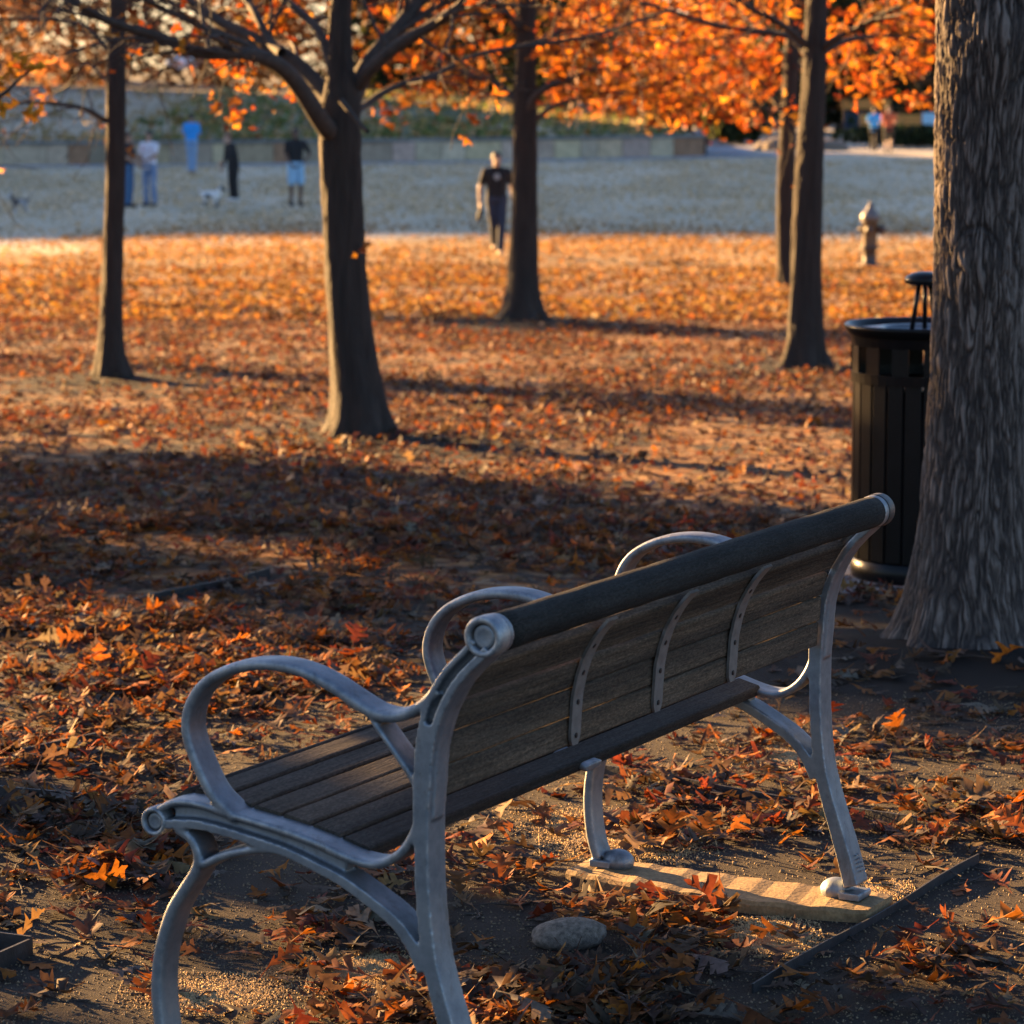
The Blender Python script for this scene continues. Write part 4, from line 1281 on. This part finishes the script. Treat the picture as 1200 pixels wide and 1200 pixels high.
    for sd in 'LR':
        if sleeves <= .5:
            mid = J['sh' + sd].lerp(J['el' + sd], sleeves * 1.6); mb.capsule(J['sh' + sd], mid, .066 * k, .060 * k)
        else:
            mb.capsule(J['sh' + sd], J['el' + sd], .064 * k, .054 * k); mb.capsule(J['el' + sd], J['el' + sd].lerp(J['wr' + sd], .93), .054 * k, .040 * k)
    link('shirt', remeshed(mb, 'shirt', .013 * k, 2, .4), top, root)
    # trousers or shorts
    mb = MB()
    for sx, sd in ((1, 'L'), (-1, 'R')):
        mb.capsule(J['pelvis'] + Vector((sx * .07, 0, -.01)) * k, J['pelvis'] + Vector((sx * .065, 0, .06)) * k, .122 * k, .112 * k)
        if shorts:
            mb.capsule(J['hip' + sd], J['hip' + sd].lerp(J['kn' + sd], .88), .108 * k, .098 * k)
        else:
            mb.capsule(J['hip' + sd], J['kn' + sd], .102 * k, .074 * k); mb.capsule(J['kn' + sd], J['kn' + sd].lerp(J['an' + sd], .96), .074 * k, .062 * k)
    link('shorts' if shorts else 'trousers', remeshed(mb, 'trousers', .013 * k, 2, .4), legs, root)
    for sd in 'LR':
        s = MB(); an = J['an' + sd]
        s.capsule(an + Vector((0, .035, -.035)) * k, an + Vector((0, -.15, -.052)) * k, .050 * k, .038 * k)
        s.capsule(an + Vector((0, .035, -.02)) * k, an + Vector((0, .0, .02)) * k, .050 * k, .048 * k)
        s.obj('shoe', shoe, root, True)
    if hair is not None:
        h = MB()
        h.ball(hd + Vector((0, .022, .048)) * k, (.086 * k, .098 * k, .088 * k), 14, 10)
        if hair_len: h.capsule(hd + Vector((0, .06, .02)) * k, hd + Vector((0, .075, -hair_len)) * k, .085 * k, .05 * k)
        link('hair', remeshed(h, 'hair', .011 * k, 2), hair, root)
    return root, J, k

HB = simple('black_hair', (.012, .010, .009), .6, .3, 30); HR = simple('brown_hair', (.07, .035, .02), .6, .3, 30)
SH_W = cloth('white_shoe', (.65, .63, .6)); SH_D = cloth('dark_shoe', (.03, .03, .035))
walk = dict(hipL=(.09, 0, .93), knL=(.075, -.16, .52), anL=(.045, -.20, .10), hipR=(-.09, 0, .93), knR=(-.05, -.02, .50), anR=(-.025, .30, .17),
            elR=(-.28, .05, 1.15), wrR=(-.285, .0, .90), elL=(.27, .06, 1.16), wrL=(.30, .0, .92))
w, J, k = person(582, 299, 'man in black graphic t-shirt and dark jeans walking towards the bench, carrying something', SK_M, cloth('black_shirt', (.007, .007, .008)), cloth('dark_jeans', (.016, .026, .05)), cloth('tan_shoe', (.35, .26, .18)), HB,
       1.76, rad(4), walk, .42)
b = MB()
c = J['chest'] + Vector((0.0, -.128, .02)) * k
b.lathe([(.001, 0), (.055, .001), (.058, .004), (.001, .006)], 14, (c.x, c.y, c.z), 'y')
b.lathe([(.001, -.002), (.022, -.001), (.022, .003), (.001, .003)], 3, (c.x, c.y - .003, c.z), 'y', .5)
b.obj('shirt_print', cloth('print_grey', (.22, .25, .26)), w)
# the cap he carries
hp = w.matrix_basis @ (J['wrR'] + Vector((.0, -.01, -.2)) * k)
bag = MB(); bag.ball((0, 0, 0), (.05, .10, .12), 14, 10); bag.capsule((0, 0, .08), (0, 0, .13), .02, .015); bag.capsule((0, -.03, -.07), (-.03, -.05, -.15), .03, .015)
ob = link('cloth_bundle', remeshed(bag, 'cloth_bundle', .01, 3), cloth('dark_bundle', (.025, .028, .026)), None, tuple(hp)); ob.rotation_euler = (0, .25, 0)
tag(ob, 'dark cloth bundle hanging from the hand of the walking man', 'bundle')

pair = dict(elL=(.22, -.10, 1.17), wrL=(.13, -.30, 1.10), elR=(-.22, -.06, 1.16), wrR=(-.12, -.26, 1.02))
person(151, 243, 'person in black top and blue jeans half hidden behind the far left trunk', SK_M, cloth('black_top', (.015, .015, .018)), cloth('blue_jeans', (.05, .12, .24)), SH_D, HR, 1.72, rad(75), pair, .45, group=None)
person(176, 242, 'person in pale floral shirt and light blue jeans beside the far left trunk', SK_M, print_cloth('floral_shirt', (.72, .72, .80), (.50, .30, .36)), print_cloth('faded_jeans', (.16, .24, .40), (.34, .38, .46), 6), SH_D, HB, 1.74, rad(-25), pair, .4)
person(225, 204, 'person in bright blue t-shirt and pale jeans seen from behind near the wall', SK_M, cloth('bright_blue_shirt', (.03, .30, .78)), cloth('pale_jeans', (.22, .33, .50)), cloth('tan_shoe', (.35, .26, .18)), HB, 1.78, rad(172),
       dict(elL=(.23, -.05, 1.16), wrL=(.12, -.22, 1.08), elR=(-.23, -.05, 1.16), wrR=(-.12, -.22, 1.08), knL=(.07, -.02, .51), anL=(.06, .02, .09), knR=(-.07, -.02, .51), anR=(-.06, .02, .09)), .48)
person(274, 236, 'woman in long black jacket and black trousers leaning towards the small dog', SK_L, cloth('black_jacket', (.013, .013, .015)), cloth('black_trousers', (.010, .010, .012)), SH_W, simple('auburn_hair', (.16, .06, .035), .6, .3, 30), 1.66, rad(-55),
       dict(chest=(0, -.08, 1.30), neck=(0, -.13, 1.46), head=(0, -.18, 1.59), shL=(.17, -.09, 1.40), shR=(-.17, -.09, 1.40), elL=(.21, -.20, 1.15), wrL=(.16, -.38, 1.02), elR=(-.22, -.10, 1.12), wrR=(-.20, -.20, .88)), .9, female=True, longtop=True, hair_len=.06)
person(347, 242, 'man in black t-shirt and light blue shorts standing left of the forked tree', SK_D, cloth('black_tee', (.013, .013, .015)), cloth('light_blue_shorts', (.28, .48, .66)), SH_D, HB, 1.80, rad(20),
       dict(elL=(.36, .06, 1.17), wrL=(.20, -.05, 1.02), elR=(-.23, .0, 1.15), wrR=(-.17, -.16, .98)), .45, shorts=True)
run = dict(knL=(.09, -.22, .58), anL=(.08, .02, .20), knR=(-.09, .04, .50), anR=(-.09, .22, .17), elL=(.25, .10, 1.17), wrL=(.18, -.10, 1.05), elR=(-.25, .02, 1.14), wrR=(-.17, -.20, 1.18))
person(1024, 182, 'jogger in bright blue shirt and black leggings on the far path, left of the pair', SK_M, cloth('jog_blue', (.05, .40, .85)), cloth('black_leggings', (.010, .011, .014)), SH_D, HB, 1.68, rad(165), run, .45, d=119, female=True)
person(1041, 184, 'jogger in rust red shirt and black shorts on the far path, right of the pair', SK_L, cloth('jog_red', (.60, .13, .05)), cloth('black_shorts', (.014, .014, .016)), SH_D, HR, 1.76, rad(170), {**run, 'knL': (.09, .04, .50), 'anL': (.09, .16, .13), 'knR': (-.09, -.2, .56), 'anR': (-.08, -.0, .14)}, .45, d=118, shorts=True)

def dog(u, v, label, base, patch, L=.42, face=0):
    p = gpoint(u, v); k = L / .42
    root = empty('dog', p, face, label, 'dog')
    mb = MB(); K = lambda *a: Vector(a) * k
    mb.capsule(K(0, -.13, .25), K(0, .0, .255), .085 * k, .075 * k); mb.capsule(K(0, .0, .255), K(0, .14, .26), .075 * k, .066 * k)
    mb.capsule(K(0, -.15, .28), K(0, -.21, .36), .055 * k, .045 * k)
    mb.ball(K(0, -.235, .385), (.052 * k, .06 * k, .05 * k)); mb.capsule(K(0, -.26, .375), K(0, -.33, .36), .032 * k, .022 * k)
    for sx in (-1, 1):
        mb.capsule(K(sx * .04, -.215, .42), K(sx * .058, -.20, .465), .018 * k, .008 * k, 8)
        x = sx * .05
        mb.capsule(K(x, -.14, .22), K(x, -.12, .13), .038 * k, .022 * k); mb.capsule(K(x, -.12, .13), K(x, -.135, .02), .021 * k, .017 * k); mb.capsule(K(x, -.135, .018), K(x, -.165, .014), .019 * k, .015 * k)
        mb.capsule(K(x, .13, .24), K(x, .09, .15), .05 * k, .030 * k); mb.capsule(K(x, .09, .15), K(x, .165, .085), .027 * k, .018 * k); mb.capsule(K(x, .165, .085), K(x, .15, .018), .018 * k, .016 * k); mb.capsule(K(x, .15, .018), K(x, .12, .014), .018 * k, .014 * k)
    mb.capsule(K(0, .19, .28), K(0, .26, .36), .022 * k, .014 * k, 8); mb.capsule(K(0, .26, .36), K(0, .25, .43), .014 * k, .008 * k, 8)
    m, nt, b = new_mat('dog_coat')
    n = noise(nt, coords(nt), 4.2 / k, 1)
    nt.links.new(ramp(nt, n, [(.49, base), (.53, patch)]), b.inputs['Base Color']); b.inputs['Roughness'].default_value = .9
    link('body', remeshed(mb, 'body', .008 * k, 2, .4), m, root)
    nb = MB(); nb.ball(K(0, -.35, .366), .012 * k, 8, 6); nb.obj('nose', M['bolt'], root, True)
dog(247, 243, 'small white dog with a dark patch standing at the woman in black', (.75, .74, .72), (.02, .025, .03), .48, rad(70))
dog(24, 249, 'tiny dark dog with pale legs on the lawn at the far left', (.10, .085, .08), (.45, .45, .46), .40, rad(-60))

# ------------------------------------------------------------------ retaining wall, bank, path, background
def wall_line(x):
    return np.interp(x, [-90, -40, -14, -2.9, 6.9], [96, 100.5, 105.4, 109.2, 115.4])

build_grass()

def retaining_wall():
    m, nt, b = new_mat('limestone_blocks')
    v = coords(nt)
    oi = N(nt, 'ShaderNodeVertexColor', layer_name='Col')
    n = noise(nt, v, 4, 5)
    c = mixc(nt, .5, oi.outputs[0], ramp(nt, n, [(.3, (.5, .5, .5)), (.7, (1.3, 1.3, 1.3))]), 'MULTIPLY')
    nt.links.new(c, b.inputs['Base Color']); b.inputs['Roughness'].default_value = .9; bump(nt, b, n, .5, .03)
    root = empty('retaining_wall', (-2.9, 109.2, LAWN), 0, 'long low curved stone retaining wall across the back of the lawn', 'wall')
    vs = []; fs = []; cs = []
    rng = random.Random(4)
    x = -85.0
    off = Vector((2.9, -109.2, -LAWN))
    def blk(x0, x1, z0, z1, col, dep=.5, back=0.0):
        y0, y1 = float(wall_line(x0)), float(wall_line(x1))
        n = len(vs)
        for (xx, yy) in ((x0, y0 + back), (x1, y1 + back), (x1, y1 + dep), (x0, y0 + dep)):
            for z in (z0, z1): vs.append((xx + off.x, yy + off.y, z + off.z)); cs.append(col)
        fs.extend([[n + 0, n + 2, n + 3, n + 1], [n + 2, n + 4, n + 5, n + 3], [n + 4, n + 6, n + 7, n + 5], [n + 6, n + 0, n + 1, n + 7], [n + 1, n + 3, n + 5, n + 7]])
    while x < 6.9:
        w = rng.uniform(.6, 1.5); x1 = min(x + w, 6.9)
        g = rng.uniform(.26, .6) if x < -4 else rng.uniform(.42, .62)
        col = (g, g * rng.uniform(.72, .82), g * rng.uniform(.48, .62))
        if rng.random() < .12: col = (.34, .19, .11)
        blk(x + .012, x1 - .012, LAWN - .2, LAWN + .66 + rng.uniform(-.02, .02), col, .5, rng.uniform(0, .05))
        x = x1
    me = mesh_np('blocks', vs, fs, False, np.array(cs)); link('blocks', me, m, root)
    vs.clear(); fs.clear(); cs.clear()
    x = -85.0
    while x < 6.99:
        x1 = min(x + 1.8, 6.99); g = rng.uniform(.16, .21); blk(x + .004, x1 - .004, LAWN + .66, LAWN + .76, (g, g, g * .92), .62, -.07); x = x1
    link('coping', mesh_np('coping', vs, fs, False, np.array(cs)), m, root)
retaining_wall()

def bank():
    nx, nd = 150, 60
    xs = np.linspace(-95, 7.0, nx); ds = np.concatenate([np.linspace(.45, 40, 48), np.linspace(43, 330, 12)])
    X, D = np.meshgrid(xs, ds)
    X = X + (D - .45) * np.clip((X - 2) / 5, 0, 1) * -.08
    Y = wall_line(X) + D
    h = 1.25 * sstep(0, 42, D) + .8 * sstep(60, 120, D) + .4 * sstep(-8, -35, X) * sstep(0, 40, D)
    Z = LAWN + .70 + h * (.25 + .75 * sstep(7, -6, X)) + .12 * (fbm(X * .4, Y * .4, 5) - .5)
    Z = np.where(D > 60, np.minimum(Z, 1.3), Z)
    cols = np.zeros((X.size, 3))
    green = (sstep(-15.5, -12, X + 3 * (fbm(X * .5, Y * .2, 2) - .5))).reshape(-1)
    cols[:, 0] = green; cols[:, 1] = (sstep(30, 45, D)).reshape(-1)
    idx = np.arange(X.size).reshape(X.shape)
    f = np.stack([idx[:-1, :-1], idx[:-1, 1:], idx[1:, 1:], idx[1:, :-1]], -1).reshape(-1, 4)
    m, nt, b = new_mat('bank')
    at_ = N(nt, 'ShaderNodeVertexColor', layer_name='Col'); sp = nt.nodes.new('ShaderNodeSeparateColor'); nt.links.new(at_.outputs[0], sp.inputs[0])
    v = coords(nt); n = noise(nt, coords(nt, (1, .3, 1)), 1.4, 6, .7); n2 = noise(nt, coords(nt, (1, .25, 1)), .25, 3)
    dry = ramp(nt, n, [(.3, (.22, .175, .115)), (.7, (.50, .40, .27))])
    gr = ramp(nt, n, [(.3, (.040, .070, .025)), (.7, (.16, .17, .065))])
    gr = mixc(nt, ramp(nt, n2, [(.45, (0, 0, 0)), (.62, (.7, .7, .7))]), gr, dry)
    c = mixc(nt, sp.outputs[0], dry, gr); c = mixc(nt, sp.outputs[1], c, (.10, .085, .06))
    nt.links.new(c, b.inputs['Base Color']); b.inputs['Roughness'].default_value = .95; bump(nt, b, n, .8, .15)
    o = link('hill', mesh_np('hill', np.stack([X, Y, Z], -1).reshape(-1, 3), f, True, cols), m)
    tag(o, None, None, None, 'structure')
    # concrete end block of the bank and its side
    v = []; n_ = 40
    for i in range(n_ + 1):
        d = .45 + (90 - .45) * i / n_
        xx = 7.0 - (d - .45) * .08
        yy = float(wall_line(xx)) + d
        v += [(xx, yy, LAWN - .2), (xx - .0, yy, LAWN + .70 + .31 * float(sstep(0, 42, d)))]
    f = [[2 * i, 2 * i + 2, 2 * i + 3, 2 * i + 1] for i in range(n_)]
    o = link('hill_side', mesh_np('hill_side', v, f), M['concrete']); tag(o, None, None, None, 'structure')
bank()

def ground_cover():
    nr = np.random.RandomState(91)
    n = 17000
    x = nr.uniform(-45, 6.2, n); d = .5 + 40 * nr.uniform(0, 1, n) ** 1.6
    g = sstep(-15.5, -12, x + 3 * (fbm(x * .5, d * .2, 2) - .5))
    dens = .25 + .75 * sstep(.42, .62, fbm(x * .55, d * .22, 13))
    keep = nr.uniform(0, 1, n) < dens * (.25 + .75 * g); x, d, g = x[keep], d[keep], g[keep]
    y = wall_line(x) + d
    h = 1.25 * sstep(0, 42, d) + .4 * sstep(-8, -35, x) * sstep(0, 40, d)
    z = LAWN + .70 + h * (.25 + .75 * sstep(7, -6, x)) + .04 + nr.uniform(0, .12, len(x))
    pal = [(.125, .17, .065), (.18, .20, .085), (.09, .125, .05), (.30, .25, .125), (.40, .31, .18), (.30, .15, .06)]
    w = [2.4, 2.2, 1.0, 2.0, 1.8, .5]
    V, Fc, C, low = leaf_mesh('ground_cover', np.stack([x, y, z], -1), nr.uniform(.16, .36, len(x)), np.full(len(x), 1.0), 'low', pal, w, .8, 10, 92)
    dry = (1 - g) > .5
    Cc = C.reshape(len(x), -1, 3); Cc[dry] = Cc[dry] * .3 + np.array([.26, .205, .13])
    o = link('ground_cover', mesh_np('ground_cover', V.reshape(-1, 3), Fc, False, Cc.reshape(-1, 3)), M['crown'])
    tag(o, 'patchy dark green ground cover on the bank above the stone wall', 'ground cover', None, 'stuff')
ground_cover()

def ribbon(name, pts, w, mat, dz=.01, zf=None):
    c = catmull(pts, 10); v = []; f = []
    for i, p in enumerate(c):
        t = c[min(i + 1, len(c) - 1)] - c[max(i - 1, 0)]; t = t / np.linalg.norm(t); s = np.array([-t[1], t[0]]) * w / 2
        for q in (p + s, p - s): v.append((q[0], q[1], (float(gz(q[0], q[1])) if zf is None else zf(q)) + dz))
    for i in range(len(c) - 1): f.append([2 * i, 2 * i + 1, 2 * i + 3, 2 * i + 2])
    o = link(name, mesh_np(name, v, f), mat); tag(o, None, None, None, 'structure'); return o
ribbon('path', [(-60, 96.5), (-30, 100.6), (-14, 103.6), (-2.9, 107.3), (6.9, 113.7), (11, 118), (20, 121.5), (60, 126)], 2.2, M['path'], .02)
ribbon('side_path', [(7.6, 117.5), (9.0, 130), (9.5, 160)], 2.0, M['path'], .03)

def bush(name, label, c, dims, n, pal, seed, cat='hedge', size=.30, trunk=False):
    nr = np.random.RandomState(seed)
    root = empty(name, c, 0, label, cat)
    d = nr.uniform(-1, 1, (n * 2, 3))
    q = (np.abs(d) ** 3.2).sum(1); d = d[q < 1][:n]
    rr = np.clip(.75 + .5 * (fbm(d[:, 0] * 3 + 4, d[:, 1] * 3 + d[:, 2] * 2, seed) - .3), .3, 1.15)
    pts = d * rr[:, None] * np.array([dims[0] / 2, dims[1] / 2, dims[2] / 2]) + np.array([0, 0, dims[2] / 2])
    foliage('foliage', pts, size, pal, [1] * len(pal), root, 'crown', seed, 'low')
    for k in range(max(3, int(dims[0]))):
        mb = MB(); x = -dims[0] / 2 + dims[0] * (k + .5) / max(3, int(dims[0]))
        mb.tube([(x, 0, -.1), (x + .1, 0, dims[2] * .6)], [.05, .02], 6)
        mb.obj('stem', M['twig'], root)
    return root
bush('clipped_hedge', 'dark blue green hedge just right of the end of the stone wall', (9.0, 131, LAWN), (3.0, 4, 2.0), 2600, GREEN, 71, 'hedge', .26)
bush('low_hedge', 'long low green hedge behind the two joggers', (17.5, 127, LAWN), (10.0, 2.0, .95), 3600, GREEN, 72, 'hedge', .22)
for i, (x, y, w_, h_, lab) in enumerate(((10.6, 123.2, 1.9, .45, 'grey boulder at the path edge right of the dark hedge'), (12.2, 123.6, 1.5, .34, 'flat grey boulder behind the thin trunk by the far path'), (9.8, 124.0, 1.0, .28, 'small grey boulder touching the dark hedge'))):
    b = MB(); b.ball((0, 0, 0), (1, 1, 1), 16, 10); v = np.array(b.v)
    v = v * (1 + .35 * (fbm(v[:, 0] * 1.2 + i * 7, v[:, 1] + v[:, 2] * 1.3, 80 + i) - .5))[:, None] * np.array([w_ / 2, .5, h_])
    o = link('boulder', mesh_np('boulder', v, b.f, True), M['stone'], None, (x, y, LAWN + h_ * .25)); tag(o, lab, 'boulder')

def building():
    y = 172.0
    wallm = simple('tan_render', (.36, .26, .18), .85, .25, 1.5); glass = simple('dark_glass', (.03, .04, .05), .15, .2, 2); roofm = simple('roof_metal', (.10, .10, .11), .6, .2, 2)
    org = simple('orange_fascia', (.65, .28, .06), .7, .15, 2)
    root = empty('park_pavilion', (20, y, LAWN), 0, 'low tan building with dark windows far behind the joggers', 'building')
    b = MB(); b.box((0, 4, .9), (26, 8, 1.8 + 1.2)); b.obj('wall', wallm, root)
    b = MB(); b.box((0, 3.6, 2.55), (27.4, 9.6, .28)); b.obj('roof', roofm, root)
    for k in range(9):
        f = MB(); f.box((-11 + k * 2.75, -.03, 1.0), (1.9, .08, 1.1)); fo = f.obj('window', roofm, root)
        g = MB(); g.box((-11 + k * 2.75, -.08, 1.0), (1.7, .04, .95)); g.obj('pane', glass, fo)
    root2 = empty('kiosk', (16.4, 150, LAWN), 0, 'small dark blue kiosk with an orange awning left of the joggers', 'kiosk')
    b = MB(); b.box((0, 1, .55), (1.9, 2, 1.1)); b.obj('body', simple('kiosk_blue', (.02, .05, .11), .5), root2)
    b = MB(); b.box((0, .7, 1.42), (2.2, 3.0, .45)); b.obj('awning', org, root2)
    for sx in (-.98, .98):
        b = MB(); b.tube([(sx, -.6, 0), (sx, -.6, 1.25)], .04, 8); b.obj('post', roofm, root2)
    root3 = empty('low_fence', (20.0, 146, LAWN), 0, 'orange brown board fence with a pale blue banner behind the low hedge', 'fence')
    b = MB()
    for k in range(5): b.box((0, 0, .25 + k * .17), (8.5, .05, .15))
    b.obj('boards', org, root3)
    for k in range(6):
        b = MB(); b.box((-4.2 + k * 1.68, .06, .5), (.12, .09, 1.1)); b.obj('post', wallm, root3)
    b = MB(); b.box((-.75, -.06, .72), (1.35, .03, .72)); b.obj('banner', simple('pale_blue_banner', (.42, .68, .85), .6, .1, 2), root3)
building()

def car(x, y, z, label, col=(.75, .76, .78), rot=0):
    root = empty('parked_car', (x, y, z), rot, label, 'car')
    pm = simple('car_paint', col, .25, .05, 2); gl = simple('car_glass', (.04, .05, .06), .1, .1, 2); ty = simple('tyre', (.015, .015, .015), .9)
    prof = [(-2.1, .35), (-2.15, .75), (-1.95, .92), (-1.3, 1.0), (-.6, 1.45), (.9, 1.48), (1.6, 1.08), (2.05, .98), (2.15, .6), (2.1, .35)]
    b = MB(); v = []; n = len(prof)
    for yy, sc in ((-.85, .96), (-.78, 1), (.78, 1), (.85, .96)):
        for (px, pz) in prof: v.append((px, yy if pz < 1.05 else yy * .82, .35 + (pz - .35) * sc))
    f = []
    for i in range(3):
        for j in range(n): f.append([i * n + j, i * n + (j + 1) % n, (i + 1) * n + (j + 1) % n, (i + 1) * n + j])
    f.append(list(range(n))[::-1]); f.append([3 * n + j for j in range(n)])
    b.add(v, f); b.obj('body', pm, root, False, .03)
    for sy in (-1, 1):
        b = MB(); b.add([(-1.1, sy * .83, 1.06), (1.35, sy * .83, 1.10), (.85, sy * .72, 1.40), (-.55, sy * .72, 1.38)], [[0, 1, 2, 3]]); b.obj('window', gl, root)
        for px in (-1.3, 1.3):
            w_ = MB(); w_.lathe([(.20, -.11), (.33, -.10), (.33, .10), (.20, .11), (.001, .11)], 20, (px, sy * .80, .33), 'y'); w_.obj('wheel', ty, root, True)
p = at(217, 83, 235); car(p.x, p.y, 1.15, 'white car parked far off behind the woman in black and the blue shirt', rot=rad(80))
p = at(30, 76, 200); car(p.x, p.y, 1.0, 'dark blue car parked far off at the left edge', (.03, .06, .12), rad(10))

def far_tree(x, y, h, cr, label, pal, n, seed, z0=None, trunk=.2, size=.45, low=.2, bare=False):
    bz = float(gz(x, y)) if z0 is None else z0
    nr = np.random.RandomState(seed); rng = random.Random(seed)
    root = empty('background_tree', (x, y, bz), 0, label, 'tree', 'trees beyond the lawn')
    mb = MB(); mb.tube([(0, 0, -.4), (0, 0, .2), (.1, 0, h * .45), (0, .1, h * .9)], [trunk * 1.5, trunk, trunk * .8, .04], 8); mb.obj('trunk', M['bark'], root, True)
    mb = MB(); tips = []
    for k in range(12):
        a = k * 2.4; z = h * rng.uniform(low, .8)
        grow(mb, Vector((0, 0, z)), Vector((math.cos(a), math.sin(a), .55)), cr * .9, trunk * .4, 2, tips, rng, 0, 4, 4, .55)
    mb.obj('branches', M['twig'], root)
    pts = spread_points(tips, n, .6, nr)
    low_ = nr.normal(0, 1, (n // 2, 3)) * np.array([cr * .55, cr * .4, h * .16]) + np.array([0, 0, h * .18])
    pts = np.concatenate([pts, low_[low_[:, 2] > 0]])
    foliage('foliage', pts, size, pal, [1] * len(pal), root, 'crown', seed, 'low')
FB = [(.15, .085, .05), (.20, .11, .06), (.12, .08, .055), (.30, .15, .06)]
BT = [(-30, 178, 11, 5, FB, 2600, 'tall bare brown tree at the far left behind the wall'), (-22.5, 165, 8, 4.2, FB, 2600, 'thin brown tree on the bank behind the slim left trunk'),
      (-15.5, 172, 10, 4.6, FB, 2800, 'rusty brown tree on the bank above the blue shirted person'), (-9.5, 168, 10, 4.5, [(.55, .22, .05), (.4, .16, .05), (.3, .12, .05)], 1700, 'rusty tree on the bank behind the forked tree'),
      (-4.0, 160, 7, 4.0, GREEN, 2800, 'dark evergreen on the bank behind the middle tree, left of its trunk'), (2.2, 166, 7.5, 4.0, GREEN, 2800, 'dark evergreen on the bank right of the middle trunk'),
      (6.9, 139, 9, 4.2, [(.5, .2, .04), (.35, .12, .04), (.25, .1, .04)], 1500, 'tree with dark trunk at the end of the stone wall'),
      (14.2, 152, 9, 3.4, GREEN, 1600, 'dark green tree behind the thin right trunk'), (17.9, 153, 10, 4.0, GREEN + FB, 2800, 'dark tree with straight trunk right above the joggers'),
      (25.5, 160, 10, 4.5, GREEN, 2200, 'dark tree behind the big trunk at the right'), (10.5, 186, 12, 5, GREEN + BROWN, 2200, 'tall dark tree behind the clipped hedge'),
      (-38, 192, 13, 6, FB, 2600, 'leafless tree on the left skyline, outermost'), (20.0, 196, 12, 6, GREEN, 2400, 'dark tree behind the low tan building'), (-1.0, 190, 12, 5.5, FB, 2600, 'tall brown tree above the evergreens')]
for i, (x, y, h, cr, pal, n, lab) in enumerate(BT):
    z0 = None
    if x < 6.9 and y > 112: z0 = LAWN + .6 + 1.2 * float(sstep(0, 42, y - float(wall_line(x)))) * (.25 + .75 * float(sstep(7, -6, x)))
    far_tree(x, y, h, cr, lab, pal, n, 200 + i, z0, .2 if i != 6 else .24, .45 if pal is not FB else .36, .06)

def leafy_spray():
    # low branch reaching into the picture from a tree just outside the left edge
    d = 14.5; x0 = -3.0
    bz = float(gz(x0, d))
    pts = [Vector((x0 + .1, d, 2.1)), Vector((-2.75, d, 2.0)), at(-40, 125, d), at(0, 112, d), at(20, 95, d), at(44, 75, d)]
    tree('leaning_oak', 'oak just outside the left edge, its twig of yellow leaves hanging into the picture', (x0, d),
         [(x0, d, bz - .1, .11), (x0, d, 1.0, .10), (x0 + .05, d, 2.2, .085), (x0, d, 4.0, .06), (x0, d, 5.5, .02)],
         [(pts, .022, .004, 1)], 77, [(0, 62, 22, 78, d, .1, 5, .02), (28, 76, 48, 92, d, .1, 7, .025), (0, 84, 32, 106, d, .12, 10, .03), (36, 122, 44, 136, d, .05, 3, .02), (-6, 122, 4, 138, d, .05, 3, .02)],
         9, (3.4, 5.2), (1.0, 1.8), 0, .085, [(.46, .21, .02), (.5, .29, .03), (.36, .09, .015)], [2, 2, 1])
leafy_spray()

# ------------------------------------------------------------------ light
world = bpy.data.worlds.new('World'); S.world = world; world.use_nodes = True
wn = world.node_tree; sky = wn.nodes.new('ShaderNodeTexSky'); sky.sky_type = 'NISHITA'; sky.sun_disc = False
sky.sun_elevation = SEL; sky.sun_rotation = -SAZ; sky.altitude = 100; sky.air_density = 1.0; sky.dust_density = 1.2; sky.ozone_density = 2.2
tint = mixc(wn, 1.0, sky.outputs[0], (.94, .95, 1.09), 'MULTIPLY'); wn.links.new(tint, wn.nodes['Background'].inputs[0]); wn.nodes['Background'].inputs[1].default_value = .33
sl = bpy.data.lights.new('sun', 'SUN'); sl.energy = 44.0; sl.angle = rad(.55); sl.color = (1.0, .57, .21)
so = bpy.data.objects.new('sun', sl); COL.objects.link(so)
so.rotation_euler = (-SUN).to_track_quat('-Z', 'Y').to_euler(); so.location = SUN * 60

S.view_settings.view_transform = 'Standard'
S.view_settings.look = 'None'
S.view_settings.exposure = 0
S.render.engine = 'CYCLES'
try:
    S.cycles.use_denoising = True
    S.cycles.max_bounces = 6
except Exception: pass
